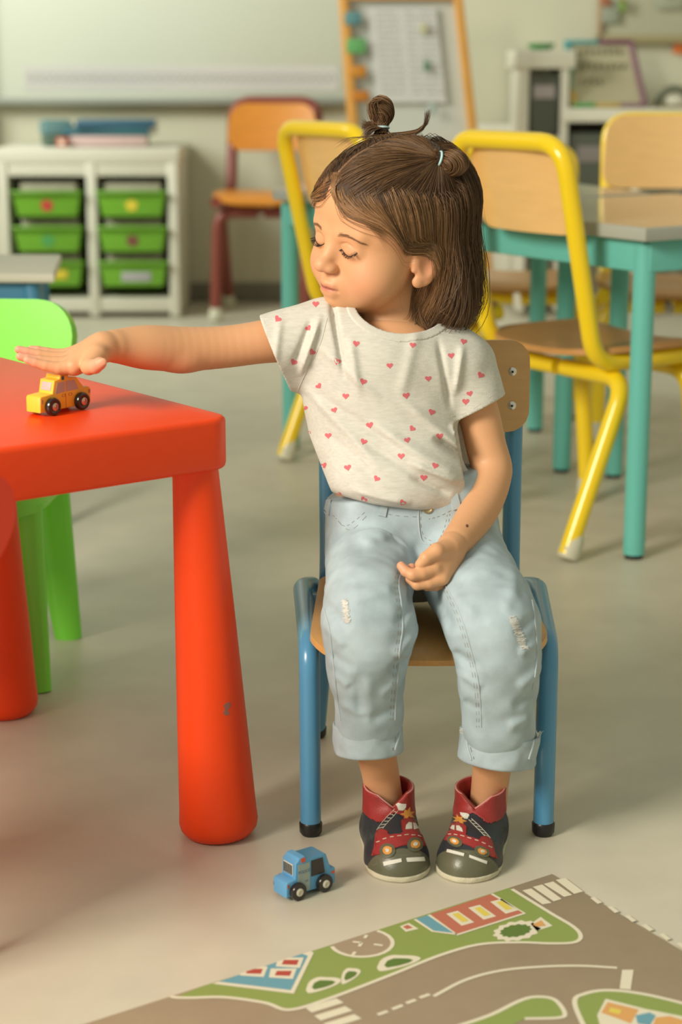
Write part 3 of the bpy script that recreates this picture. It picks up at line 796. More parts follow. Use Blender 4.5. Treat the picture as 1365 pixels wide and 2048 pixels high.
# ---------------------------------------------------------------- toy cars
def toy_car(name, label, p_rear_dir, mid, prof, width, wheels, wr, body_m, hub_m):
    """prof: side outline (x along the car, z up), x grows towards the tail"""
    d = Vector((p_rear_dir[0], p_rear_dir[1])).normalized()
    t = thing(name, label, 'toy car', mid, math.atan2(d.y, d.x))
    Mx = Matrix.Rotation(math.radians(90), 4, 'X')
    MB().prism(prof, -width/2, width/2, 0.0013, Mx, 3).build('body', body_m, t)
    for (wx, sy) in [(a, s_) for a in wheels for s_ in (-1, 1)]:
        Mw = Matrix.Translation((wx, sy*(width/2+0.0002), wr)) @ Matrix.Rotation(math.radians(90*sy*-1), 4, 'X')
        w = MB().lathe([(wr*0.60, -0.001), (wr*0.93, -0.001), (wr, 0.0012), (wr, 0.0038), (wr*0.92, 0.0055), (wr*0.62, 0.0060), (wr*0.5, 0.0052)], 32, Mw).build('wheel', m_black_gloss, t)
        MB().lathe([(wr*0.46, 0.0045), (wr*0.44, 0.0064), (wr*0.25, 0.0070), (wr*0.24, 0.0062), (wr*0.1, 0.0062), (0.0001, 0.0068)], 24, Mw).build('hub', hub_m, w)
    for wx in wheels:
        MB().tube([(wx, -width/2-0.001, wr), (wx, width/2+0.001, wr)], 0.0016, 10).build('axle', hub_m, t)
    return t
m_black_gloss = mat('black_gloss', (0.016, 0.014, 0.012), 0.22, coat=0.4)
m_taxi = mat('taxi_yellow', (0.90, 0.50, 0.04), 0.4)
m_police = mat('police_blue', (0.12, 0.36, 0.62), 0.4)
m_copper = mat('copper_pin', (0.62, 0.42, 0.36), 0.2, metal=0.8)
def side_print(poly, t, width, m_, nm, off=0.0003, side=-1):
    """flat print on the flank: outline in the car's x-z plane"""
    q = MB(); q.prism(poly, 0, 0.0004, 0, Matrix.Translation((0, side*(width/2+0.0001)+(0 if side < 0 else 0.0004), 0)) @ Matrix.Rotation(math.radians(90), 4, 'X'))
    return q.build(nm, m_, t)
ZT = 0.4852
w1 = Vector(gnd(106, 831, ZT)); w2 = Vector(gnd(165, 819, ZT)); dr = (w2-w1).normalized()
nrm = Vector((dr.y, -dr.x, 0))           # towards the camera side
mid = (w1+w2)/2 - nrm*0.013
TW = 0.022
tx = [(-0.041, 0.0045), (0.038, 0.0045), (0.0405, 0.007), (0.0405, 0.024), (0.037, 0.0265), (0.030, 0.0265), (0.018, 0.041), (0.0055, 0.0425), (0.0055, 0.046), (-0.0075, 0.047), (-0.009, 0.0425), (-0.0175, 0.0415), (-0.021, 0.0255), (-0.039, 0.0245), (-0.041, 0.022)]
tx = [(a*0.94, 0.0045+(b_-0.0045)*0.88) for a, b_ in tx]
taxi = toy_car('toy_taxi', 'small yellow wooden toy taxi on the red table under the girl\'s hand', (dr.x, dr.y), (mid.x, mid.y, ZT), tx, TW, (-0.0225, 0.0215), 0.0098, m_taxi, m_copper)
m_win = flatm('toy_window', (0.52, 0.40, 0.38), 0.45)
side_print([(-0.0160, 0.0222), (-0.0015, 0.0230), (-0.0015, 0.0342), (-0.0125, 0.0342)], taxi, TW, m_win, 'side_window')
side_print([(0.0005, 0.0230), (0.0190, 0.0236), (0.0138, 0.0338), (0.0005, 0.0344)], taxi, TW, m_win, 'side_window')
MB().box((-0.0182, 0, 0.0302), (0.0006, 0.0150, 0.0092), 0.0002, Matrix.Rotation(math.radians(14), 4, 'Y')).build('windscreen', m_win, taxi)
q = MB()
for x in (-0.0035, 0.0065):
    for (c, d) in (((x, 0, 0.0203), (0.0052, 0.0003, 0.0003)), ((x, 0, 0.0180), (0.0052, 0.0003, 0.0003)), ((x-0.0025, 0, 0.01915), (0.0003, 0.0003, 0.0023)), ((x+0.0025, 0, 0.01915), (0.0003, 0.0003, 0.0023))):
        q.box((c[0], -TW/2-0.0002, c[2]), d)
q.box((-0.0005, -TW/2-0.0002, 0.0135), (0.0003, 0.0003, 0.016))
tag(q.build('door_print', flatm('print_brown', (0.42, 0.10, 0.03)), taxi))
side_print([(-0.0058, 0.0362), (-0.0022, 0.0362), (-0.0022, 0.0402), (-0.0058, 0.0402)], taxi, TW, m_black_gloss, 'sign_print')
side_print([(-0.0374, 0.0145), (-0.0352, 0.0145), (-0.0346, 0.0185), (-0.0368, 0.0185)], taxi, TW, flatm('lamp_brown', (0.5, 0.25, 0.16)), 'headlamp_print')
side_print([(0.0345, 0.0165), (0.0372, 0.0165), (0.0372, 0.0205), (0.0345, 0.0205)], taxi, TW, flatm('lamp_brown', (0.5, 0.25, 0.16)), 'tail_print')

w1 = Vector(gnd(596, 1798, 0)); w2 = Vector(gnd(648, 1781, 0)); dr = (w2-w1).normalized(); nrm = Vector((dr.y, -dr.x, 0)); mid = (w1+w2)/2-nrm*0.012
PW = 0.024
pf = [(-0.0315, 0.0045), (0.031, 0.0045), (0.0325, 0.006), (0.0325, 0.0215), (0.031, 0.023), (0.0265, 0.023), (0.0205, 0.0405), (0.018, 0.042), (-0.0050, 0.0425), (-0.0075, 0.0455), (-0.0145, 0.0450), (-0.0165, 0.0420), (-0.0195, 0.0405), (-0.0200, 0.0225), (-0.030, 0.0215), (-0.0315, 0.020)]
pol = toy_car('toy_police_car', 'small blue wooden toy police car on the floor near the red table leg', (dr.x, dr.y), (mid.x, mid.y, 0.0002), pf, PW, (-0.0185, 0.0160), 0.0098, m_police, mat('pin_cream', (0.66, 0.62, 0.50), 0.35))
side_print([(-0.0165, 0.0065), (-0.0015, 0.0065), (-0.0015, 0.0375), (-0.0165, 0.0375)], pol, PW, flatm('door_grey', (0.34, 0.42, 0.38)), 'door_panel')
side_print([(0.0005, 0.0205), (0.0185, 0.0205), (0.0155, 0.0385), (0.0005, 0.0385)], pol, PW, m_black_gloss, 'side_window')
side_print([(-0.0125, 0.0395), (-0.0075, 0.0395), (-0.0075, 0.0443), (-0.0125, 0.0443)], pol, PW, flatm('lamp_red', (0.72, 0.10, 0.03)), 'beacon_print')
side_print([(-0.0305, 0.0150), (-0.0280, 0.0150), (-0.0280, 0.0190), (-0.0305, 0.0190)], pol, PW, flatm('lamp_dark', (0.42, 0.13, 0.07)), 'headlamp_print')
side_print([(0.0275, 0.0165), (0.0315, 0.0165), (0.0315, 0.0190), (0.0275, 0.0190)], pol, PW, flatm('lamp_red', (0.72, 0.10, 0.03)), 'tail_print')
fb = MB().box((-0.0204, 0, 0.0318), (0.0005, 0.0165, 0.0125), 0.0001).build('windscreen', m_p_wht, pol)
q = MB()
for i in range(6): q.box((-0.0211, -0.0066+i*0.00265, 0.0318), (0.0006, 0.0012, 0.0108))
q.build('grille_print', m_black_gloss, fb)
def text_mesh(txt, size, name, m_, parent, M):
    cu = bpy.data.curves.new('t', 'FONT'); cu.body = txt; cu.size = size; cu.extrude = 0.00012; cu.align_x = 'CENTER'
    to = bpy.data.objects.new('t', cu); COL.objects.link(to)
    dg = bpy.context.evaluated_depsgraph_get(); me = bpy.data.meshes.new_from_object(to.evaluated_get(dg)); bpy.data.objects.remove(to)
    me.transform(M); me.name = name
    return link(name, me, m_, parent, False)
text_mesh('POLICE', 0.0048, 'lettering', flatm('ink_blue', (0.10, 0.18, 0.30)), pol, Matrix.Translation((-0.009, -PW/2-0.0006, 0.0275)) @ Matrix.Rotation(math.radians(90), 4, 'X'))
text_mesh('123', 0.0026, 'lettering', flatm('ink_blue', (0.10, 0.18, 0.30)), pol, Matrix.Translation((-0.006, -PW/2-0.0006, 0.017)) @ Matrix.Rotation(math.radians(90), 4, 'X'))

# ---------------------------------------------------------------- printed play mat
pm = thing('play_mat', 'flat printed road play mat lying on the floor in front of the girl', 'play mat', (0, 0, 0))
m_road = mat('mat_road', (0.37, 0.285, 0.19), 0.55, var=0.03, vscale=30)
m_lawn = mat('mat_green', (0.26, 0.335, 0.085), 0.55); m_line = mat('mat_cream', (0.74, 0.69, 0.53), 0.55)
c0 = gnd(1105, 1751); c1 = gnd(180, 2048); c3 = gnd(1365, 1905)
u = (c1-c0)/np.linalg.norm(c1-c0); v = (c3-c0)/np.linalg.norm(c3-c0)
def G2(px, py): p = gnd(px, py); return (p[0], p[1])
A0 = c0; A1 = c0+u*1.15; A2 = A1+v*0.95; A3 = c0+v*0.95
MB().prism([tuple(p[:2]) for p in (A0, A1, A2, A3)], 0.0002, 0.0020, 0.0004).build('mat_base', m_road, pm)
ZM = 0.0020
def clip_side(pts):
    """keep a printed outline inside the mat's upper edge"""
    n = np.array([-u[1], u[0]]); 
    if np.dot(n, v[:2]) < 0: n = -n
    out = []; P = [np.array(p) for p in pts]
    dd = [np.dot(p-c0[:2], n)-0.0006 for p in P]
    for i in range(len(P)):
        a, b_ = P[i-1], P[i]; da, db = dd[i-1], dd[i]
        if (da < 0) != (db < 0): out.append(tuple(a+(b_-a)*(da/(da-db))))
        if db >= 0: out.append(tuple(b_))
    return out
def printed(name, px, m_, layer=0, smooth=False, parent=None):
    pts = [(p[0], p[1], 0) for p in px]
    if smooth: pts = spline(pts+[pts[0]], 6)[:-1]
    poly_ = clip_side([G2(p[0], p[1]) for p in pts])
    z = ZM+0.0001+layer*0.00015
    tri = geometry.tessellate_polygon([[Vector((p[0], p[1], 0)) for p in poly_]])
    me = MB(); me.add([(p[0], p[1], z) for p in poly_], [], True)
    n = len(poly_)
    fs = []
    for t in tri:
        a, b2, c = [Vector(poly_[i]) for i in t]
        fs.append(t if (b2-a).cross(c-a) > 0 else t[::-1])
    me.f += [tuple(f) for f in fs]; me.flat += [True]*len(fs)
    return me.build(name, m_, parent or pm, False)
def stripe(name, px, wd, m_=None, layer=2, dash=None, smooth=True, parent=None):
    pts = [(p[0], p[1], 0) for p in px]
    if smooth: pts = spline(pts, 10)
    P = [Vector(G2(p[0], p[1])) for p in pts]; z = ZM+0.0001+layer*0.00015
    n = np.array([-u[1], u[0]]); n = n if np.dot(n, v[:2]) > 0 else -n
    q = MB(); i0 = 0; keep = []
    for i, p in enumerate(P):
        ins = np.dot(np.array(p)-c0[:2], n) > 0.0008
        on = ins and not (dash and (i % sum(dash)) >= dash[0])
        if on: keep.append(p)
        if (not on or i == len(P)-1):
            if len(keep) > 1:
                vs = []
                for k in range(len(keep)):
                    a = keep[max(k-1, 0)]; b_ = keep[min(k+1, len(keep)-1)]; t = (b_-a).normalized(); nn = Vector((-t.y, t.x))*wd/2
                    vs += [(keep[k].x+nn.x, keep[k].y+nn.y, z), (keep[k].x-nn.x, keep[k].y-nn.y, z)]
                q.add(vs, [(2*k, 2*k+1, 2*k+3, 2*k+2) for k in range(len(keep)-1)], True)
            keep = []
    return q.build(name, m_ or m_line, parent or pm, False)
lawn = [(340, 2003), (420, 1970), (520, 1935), (700, 1875), (860, 1822), (1000, 1785), (1018, 1778), (1100, 1830), (1150, 1862), (1160, 1878), (1148, 1888), (1110, 1891), (1040, 1888), (960, 1893), (880, 1915), (780, 1955), (660, 2000), (580, 2022), (520, 2008), (440, 1998), (370, 1998)]
lw = printed('lawn_print', lawn, m_lawn, 0)
stripe('kerb_line', [(1016, 1777), (1100, 1829), (1148, 1858), (1162, 1877), (1148, 1889), (1100, 1891), (1040, 1889), (960, 1893), (880, 1915), (780, 1955), (660, 2001), (580, 2024), (530, 2010), (450, 1999), (380, 2000), (345, 1998), (352, 1988)], 0.0045)
# red building
hr = printed('red_building', [(858, 1834), (984, 1792), (1050, 1831), (915, 1874)], flatm('mat_red', (0.50, 0.16, 0.10)), 2)
stripe('outline', [(984, 1792), (1050, 1831), (915, 1874), (858, 1834)], 0.0035, layer=3, smooth=False)
printed('blue_roof', [(832, 1842), (858, 1834), (912, 1872), (868, 1866)], flatm('mat_blue', (0.14, 0.34, 0.42)), 2)
stripe('outline', [(830, 1843), (866, 1867), (914, 1873)], 0.0032, layer=3, smooth=False)
for (dx, dy) in ((0, 0), (44, -12), (88, -24)):
    printed('window_frame', [(893+dx, 1832+dy), (916+dx, 1826+dy), (949+dx, 1849+dy), (924+dx, 1856+dy)], m_line, 3)
    printed('window_pane', [(905+dx, 1833+dy), (917+dx, 1830+dy), (938+dx, 1846+dy), (925+dx, 1849+dy)], flatm('mat_yellow', (0.72, 0.58, 0.10)), 4)
# trees
def blob(cx, cy, rx, ry, rot, n=22, amp=0.07, k=13):
    return [(cx+(rx*(1+amp*math.sin(k*a)))*math.cos(a)*math.cos(rot)-(ry*(1+amp*math.sin(k*a)))*math.sin(a)*math.sin(rot), cy+(rx*(1+amp*math.sin(k*a)))*math.cos(a)*math.sin(rot)+(ry*(1+amp*math.sin(k*a)))*math.sin(a)*math.cos(rot)) for a in np.linspace(0, 2*math.pi, n*3, endpoint=False)]
printed('tree_outline', blob(1034, 1866, 46, 19, -0.15), m_line, 2); printed('tree_crown', blob(1032, 1866, 31, 12, -0.15), flatm('mat_dark_green', (0.11, 0.19, 0.035)), 3)
printed('trunk_outline', [(1062, 1852), (1082, 1838), (1106, 1856), (1074, 1866)], m_line, 2); printed('tree_trunk', [(1066, 1854), (1083, 1845), (1092, 1856), (1074, 1858)], flatm('mat_orange', (0.68, 0.36, 0.12)), 4)
for (cx, cy, r1) in ((798, 1930, 44), (648, 1974, 36), (702, 1956, 20)):
    o_ = [(cx-r1, cy+10), (cx-r1*0.8, cy-6), (cx-r1*0.35, cy-15), (cx+r1*0.2, cy-15), (cx+r1*0.7, cy-14), (cx+r1, cy-9), (cx+r1*0.7, cy), (cx, cy+10), (cx-r1*0.8, cy+17)]
    printed('bush_outline', o_, m_line, 2, True)
    printed('bush', [(cx+(x-cx)*0.66, cy+(y-cy)*0.58) for x, y in o_], flatm('mat_dark_green', (0.11, 0.19, 0.035)), 3)
# roundabout
printed('roundabout', blob(724, 1890, 62, 28, 0, amp=0), m_road, 1)
stripe('kerb_line', blob(724, 1890, 62, 28, 0, 8, amp=0)+blob(724, 1890, 62, 28, 0, 8, amp=0)[:1], 0.0042, layer=2, smooth=False)
stripe('dashed_line', [(664, 1884), (724, 1890), (784, 1898)], 0.0035, layer=3, dash=(4, 3)); stripe('dashed_line', [(705, 1916), (724, 1890), (738, 1868)], 0.0035, layer=3, dash=(4, 3))
# little red sign
printed('sign_outline', [(800, 1857), (818, 1850), (838, 1862), (812, 1868)], m_line, 2); printed('sign_print', [(806, 1858), (816, 1854), (826, 1860), (814, 1863)], flatm('mat_red', (0.50, 0.16, 0.10)), 3)
# blue building
printed('blue_building', [(425, 1972), (620, 1905), (628, 1910), (588, 1992)], m_line, 2); printed('blue_wall', [(438, 1968), (604, 1912), (616, 1916), (582, 1985)], flatm('mat_blue', (0.14, 0.34, 0.42)), 3)
for (x, y) in ((514, 1948), (586, 1930), (572, 1952)):
    printed('window_frame', [(x-30, y-10), (x+22, y-10), (x+14, y+11), (x-34, y+8)], m_line, 4); printed('window_pane', [(x-18, y-5), (x+12, y-5), (x+8, y+5), (x-22, y+4)], flatm('mat_crimson', (0.45, 0.07, 0.045)), 5)
# crossings and lines
for pl in ([(1045, 1785), (1063, 1781), (1104, 1810), (1086, 1813)], [(1066, 1778), (1085, 1773), (1124, 1802), (1108, 1807)], [(1088, 1772), (1107, 1767), (1145, 1794), (1129, 1798)], [(1112, 1764), (1131, 1760), (1167, 1787), (1149, 1792)]):
    printed('crossing_bar', pl, m_line, 2)
for i in range(7):
    x, y = 1181+i*34.5, 1800+i*18.2
    printed('edge_dash', [(x, y), (x+8, y-2), (x+24, y+9), (x+15, y+12)], m_line, 2)
for i in range(3):
    x, y = 18*i, 16*i
    printed('crossing_bar', [(611+x, 2020+y), (673+x, 2001+y), (688+x, 2010+y), (624+x, 2030+y)], m_line, 2)
stripe('centre_line', [(868, 1997), (930, 1965), (1000, 1946), (1080, 1938), (1160, 1936), (1235, 1940)], 0.0042)
for (x0, y0, x1, y1) in ((756, 2034, 776, 2027), (785, 2023, 806, 2015), (813, 2011, 832, 2004), (840, 2000, 860, 1993)): stripe('edge_dash', [(x0, y0), (x1, y1)], 0.0045, smooth=False)
printed('stop_line', [(1245, 1944), (1268, 1944), (1262, 1984), (1240, 1982)], m_line, 2)
island = [(900, 2062), (980, 2035), (1040, 2006), (1075, 1998), (1110, 2004), (1130, 2030), (1118, 2040), (1050, 2042), (1010, 2062)]
printed('lawn_print', island, m_lawn, 1); stripe('kerb_line', island[:-1], 0.0045, layer=2)
isl2 = [(1175, 2072), (1150, 2010), (1170, 1992), (1220, 1985), (1300, 1995), (1420, 2025), (1500, 2072)]
printed('lawn_print', isl2, m_lawn, 1); stripe('kerb_line', isl2[:-1], 0.0048, layer=2)
for (a, col) in (([(1195, 2035), (1212, 2002), (1290, 2022), (1380, 2040), (1390, 2072), (1205, 2072)], m_line), ):
    printed('house_outline', a, col, 2)
printed('orange_house', [(1203, 2030), (1216, 2009), (1278, 2024), (1262, 2052), (1236, 2042)], flatm('mat_orange', (0.68, 0.36, 0.12)), 3)
printed('window_pane', [(1222, 2020), (1244, 2025), (1240, 2034), (1218, 2029)], flatm('mat_yellow', (0.72, 0.58, 0.10)), 4)
printed('blue_roof', [(1272, 2036), (1300, 2030), (1312, 2036), (1300, 2056), (1276, 2052)], flatm('mat_blue', (0.14, 0.34, 0.42)), 4)
printed('orange_house', [(1312, 2040), (1340, 2037), (1370, 2046), (1360, 2060), (1306, 2058)], flatm('mat_orange', (0.68, 0.36, 0.12)), 3)

# ---------------------------------------------------------------- the girl
A = lambda px, py, Y: at(px, py, Y)
girl = thing('person', 'toddler girl seated in heart-print T-shirt and light jeans, hand on the yellow taxi', 'person', (0, 0, 0))
# head frame
yaw, pit, rol = math.radians(-50), math.radians(4.5), math.radians(10.1)
def Rot(y, p, r):
    cy, sy, cp, sp, cr, sr = math.cos(y), math.sin(y), math.cos(p), math.sin(p), math.cos(r), math.sin(r)
    return np.array([[cy, -sy, 0], [sy, cy, 0], [0, 0, 1]]) @ np.array([[cr, 0, sr], [0, 1, 0], [-sr, 0, cr]]) @ np.array([[1, 0, 0], [0, cp, -sp], [0, sp, cp]])
HR = Rot(yaw, pit, rol); HC = at(768.9, 474, 2.13); HS = 1.0535
def h2w(P): return HC+HS*(np.asarray(P) @ HR.T)
def w2h(P): return ((np.asarray(P)-HC) @ HR)/HS
def ear_prims(s, side):
    c = np.array([side*0.0650, -0.001, -0.015]); e1 = np.array([side*0.36, 0.92, 0.0]); e1 /= np.linalg.norm(e1)
    e2 = np.array([0, 0.12, 1.0]); e2 /= np.linalg.norm(e2); n = np.cross(e1, e2)*side
    R = np.stack([e1, e2, n], 1)
    s.ell(c+e1*0.003, (0.0125, 0.0205, 0.0050), 0.006, R=R)
    ring = [c+e1*(0.003+0.0118*math.cos(t)*(1.0+0.12*math.sin(t)))+e2*(0.0195*math.sin(t)) for t in np.linspace(-2.0, 2.6, 15)]
    for a, b_ in zip(ring[:-1], ring[1:]): s.cap(a-n*0.001, b_-n*0.001, 0.0027, None, 0.0025)
    s.ell(c+e1*0.0025+e2*0.003+n*(-0.006), (0.0080, 0.0140, 0.0050), 0.003, 'sub', R=R)
    s.ell(c+e1*0.0025+e2*0.003+n*(0.006), (0.0080, 0.0140, 0.0050), 0.003, 'sub', R=R)
    s.ell(c-e1*0.003-e2*0.0175, (0.0060, 0.0062, 0.0042), 0.003, R=R)
    s.cap(c-e1*0.009-e2*0.004, c-e1*0.009+e2*0.003, 0.0030, None, 0.003)
hd = SDF((-0.090, -0.105, -0.150), (0.090, 0.112, 0.115), 0.00115)
hd.ell((0, 0.020, 0.038), (0.0700, 0.082, 0.067), 0.01)
hd.ell((0, -0.020, -0.004), (0.0585, 0.052, 0.067), 0.02)
hd.ell((0, -0.028, 0.038), (0.0620, 0.0455, 0.048), 0.02)
for sx in (-1, 1):
    hd.ell((sx*0.0310, -0.0400, -0.0300), (0.0275, 0.0275, 0.0270), 0.016)
hd.ell((0, -0.034, -0.050), (0.036, 0.036, 0.024), 0.016)
hd.ell((0, -0.0600, -0.0590), (0.0135, 0.0120, 0.0110), 0.012)
hd.ell((0, -0.0640, -0.0395), (0.0165, 0.0125, 0.0140), 0.012)
for sx in (-1, 1):
    hd.ell((sx*0.0245, -0.0850, 0.0005), (0.0155, 0.0115, 0.0100), 0.012, 'sub')
hd.cap((0, -0.0685, 0.008), (0, -0.0815, -0.0150), 0.0046, 0.0064, 0.015)
hd.ell((0, -0.0862, -0.0190), (0.0072, 0.0066, 0.0062), 0.008)
for sx in (-1, 1):
    hd.ell((sx*0.0086, -0.0790, -0.0214), (0.0052, 0.0066, 0.0046), 0.005)
    hd.ell((sx*0.0048, -0.0840, -0.0268), (0.0022, 0.0030, 0.0018), 0.0015, 'sub')
    hd.ell((sx*0.0245, -0.0585, 0.0008), (0.0135, 0.0132, 0.0122), 0.005)
    hd.cap((sx*0.012, -0.0690, 0.0155), (sx*0.034, -0.0625, 0.0170), 0.004, None, 0.012)
hd.cap((-0.0075, -0.0750, -0.0405), (0, -0.0770, -0.0395), 0.0028, 0.0031, 0.006); hd.cap((0.0075, -0.0750, -0.0405), (0, -0.0770, -0.0395), 0.0028, 0.0031, 0.006)
hd.cap((-0.0070, -0.0735, -0.0480), (0.0070, -0.0735, -0.0480), 0.0036, None, 0.007)
def surf(s, x, z, off=0.0):
    ys = np.linspace(-0.1, 0.0, 401); P = np.stack([np.full(401, x), ys, np.full(401, z)], 1)
    f = s.sample(P); i = int(np.argmax(f < 0)); y = ys[i-1]+(ys[i]-ys[i-1])*f[i-1]/(f[i-1]-f[i]+1e-9)
    return np.array([x, y-off, z])
mouth = [surf(hd, x, -0.0443-0.9*x*x*10+abs(x)*0.02, -0.0002) for x in np.linspace(-0.0145, 0.0145, 9)]
for a, b_ in zip(mouth[:-1], mouth[1:]): hd.cap(a, b_, 0.0009, None, 0.0022, 'sub')
def lidline(sx, n=13):
    out = []
    for t in np.linspace(0, 1, n):
        x = 0.0135+0.0215*t; z = 0.0008-0.0058*math.sin(math.pi*min(1, t*0.97+0.02))+0.0006*t
        out.append((sx*x, z))
    return out
for sx in (-1, 1):
    L = [surf(hd, x, z, 0.0) for x, z in lidline(sx)]
    for a, b_ in zip(L[:-1], L[1:]): hd.cap(a, b_, 0.0007, None, 0.0012, 'sub')
    C = [surf(hd, sx*(0.0150+0.0190*t), 0.0060+0.0038*math.sin(math.pi*t)-0.002*t, 0.0) for t in np.linspace(0, 1, 9)]
    for a, b_ in zip(C[:-1], C[1:]): hd.cap(a, b_, 0.0003, None, 0.0018, 'sub')
headF = hd.F.copy()
for sx in (-1, 1): ear_prims(hd, sx)
# neck and shoulders continue under the shirt
nb = w2h(A(800, 690, 2.135))
hd.cap((0, 0.012, -0.030), nb, 0.0310, 0.0330, 0.014)
sL, sR = w2h(A(900, 728, 2.12)), w2h(A(690, 700, 2.12))
hd.cap(sL, sR, 0.026, None, 0.03)
HV, HQ = hd.mesh()

def limb(s, pts, k=0.008, flat=None):
    if k < 0.007:
        q = spline(pts, 4); pts = [tuple(x) for x in q]; k = 0.004
    for a, b_ in zip(pts[:-1], pts[1:]):
        s.cap(A(*a[:3]), A(*b_[:3]), a[3], b_[3], k, flat=flat)
# right arm with hand laid flat over the taxi
ra = SDF((-0.385, 1.93, 0.485), (0.0, 2.16, 0.60), 0.0011)
limb(ra, [(640, 668, 2.12, .030), (530, 683, 2.105, .0236), (450, 694, 2.095, .0226), (372, 698, 2.08, .0238), (300, 695, 2.06, .0238), (255, 693, 2.045, .0195), (222, 692, 2.03, .0152)], 0.006)
ra.ell(A(365, 716, 2.075), (0.020, 0.016, 0.014), 0.012)
limb(ra, [(224, 692, 2.03, .0145), (200, 697, 2.022, .0135)], 0.008)
W0 = (205, 694, 2.020)
fing = dict(index=[(148, 733, 1.996, .0088), (118, 736, 1.993, .0068), (91, 731, 1.991, .0056), (70, 725, 1.990, .0050), (55, 720, 1.989, .0044)],
            middle=[(145, 726, 2.009, .0085), (112, 725, 2.007, .0066), (80, 721, 2.005, .0055), (55, 717, 2.003, .0049), (40, 713, 2.002, .0044)],
            ring=[(142, 717, 2.022, .0082), (110, 715, 2.020, .0063), (78, 709, 2.018, .0054), (54, 703, 2.017, .0048), (37, 699, 2.016, .0043)],
            pinky=[(145, 708, 2.034, .0078), (118, 708, 2.033, .0058), (95, 704, 2.032, .0050), (76, 700, 2.031, .0045), (63, 698, 2.031, .0040)])
for nm, pts in fing.items():
    ra.cap(A(*W0), A(*pts[0][:3]), 0.0125, pts[0][3]+0.001, 0.008)
    for a, b_ in zip(pts[:-1], pts[1:]): ra.cap(A(*a[:3]), A(*b_[:3]), a[3], b_[3], 0.0012)
ra.cap(A(190, 709, 2.011), A(150, 733, 2.004), 0.0115, 0.0080, 0.008)
th = [(195, 712, 2.000, .0115), (178, 733, 1.982, .0090), (190, 733, 1.972, .0076), (200, 727, 1.966, .0070)]
ra.cap(A(*th[0][:3]), A(*th[1][:3]), th[0][3], th[1][3], 0.008)
for a, b_ in zip(th[1:-1], th[2:]): ra.cap(A(*a[:3]), A(*b_[:3]), a[3], b_[3], 0.002)
ra.ell(A(206, 724, 1.9605), (0.0045, 0.002, 0.0045), 0.002)
RV, RQ = ra.mesh()
# left arm with hand curled in the lap
la = SDF((0.045, 1.925, 0.285), (0.225, 2.165, 0.56), 0.0011)
limb(la, [(915, 730, 2.12, .028), (955, 820, 2.115, .0232), (972, 890, 2.11, .0222), (984, 945, 2.10, .0222), (966, 1005, 2.065, .0216), (938, 1052, 2.025, .0190), (908, 1090, 1.985, .0158)], 0.006)
la.ell(A(990, 945, 2.11), (0.015, 0.014, 0.018), 0.012)
W1 = (903, 1096, 1.978)
hl = dict(index=[(868, 1135, 1.951, .0092), (845, 1146, 1.944, .0074), (826, 1150, 1.941, .0066), (812, 1143, 1.944, .0057), (803, 1132, 1.948, .0050)],
          middle=[(884, 1155, 1.953, .0088), (858, 1165, 1.948, .0072), (835, 1169, 1.946, .0063), (822, 1158, 1.951, .0056), (824, 1136, 1.957, .0052)],
          ring=[(897, 1160, 1.965, .0085), (872, 1170, 1.962, .0066), (854, 1171, 1.962, .0058), (844, 1155, 1.966, .0052)],
          pinky=[(908, 1156, 1.980, .0078), (888, 1166, 1.978, .0060), (872, 1166, 1.978, .0054), (864, 1152, 1.980, .0048)])
for nm, pts in hl.items():
    la.cap(A(*W1), A(*pts[0][:3]), 0.0125, pts[0][3], 0.007)
    for a, b_ in zip(pts[:-1], pts[1:]): la.cap(A(*a[:3]), A(*b_[:3]), a[3], b_[3], 0.0012)
la.cap(A(900, 1096, 1.968), A(874, 1102, 1.950), 0.0110, 0.0088, 0.006)
la.cap(A(874, 1102, 1.950), A(853, 1116, 1.945), 0.0088, 0.0072, 0.0015)
la.cap(A(853, 1116, 1.945), A(841, 1129, 1.945), 0.0072, 0.0058, 0.0015)
LV, LQ = la.mesh()
# ankles
lg = SDF((0.00, 1.90, 0.02), (0.21, 2.03, 0.17), 0.0014)
limb(lg, [(745, 1450, 1.950, .026), (755, 1515, 1.960, .0205), (762, 1550, 1.968, .0195), (770, 1610, 1.970, .0205)], 0.006)
limb(lg, [(990, 1480, 1.950, .026), (985, 1530, 1.960, .0205), (981, 1565, 1.966, .0195), (976, 1625, 1.968, .0205)], 0.006)
GV, GQ = lg.mesh()
# trunk inside the clothes, carrying all of it
tk = SDF((-0.05, 1.98, 0.24), (0.22, 2.25, 0.60), 0.004)
tk.cap(A(765, 760, 2.12), A(805, 1000, 2.12), 0.068, 0.078, 0.02, flat=((0, 1, 0), 0.7))
tk.cap(A(690, 715, 2.12), A(905, 735, 2.12), 0.028, None, 0.03); tk.cap(A(800, 690, 2.13), A(790, 760, 2.12), 0.034, None, 0.03)
TV, TQ = tk.mesh()
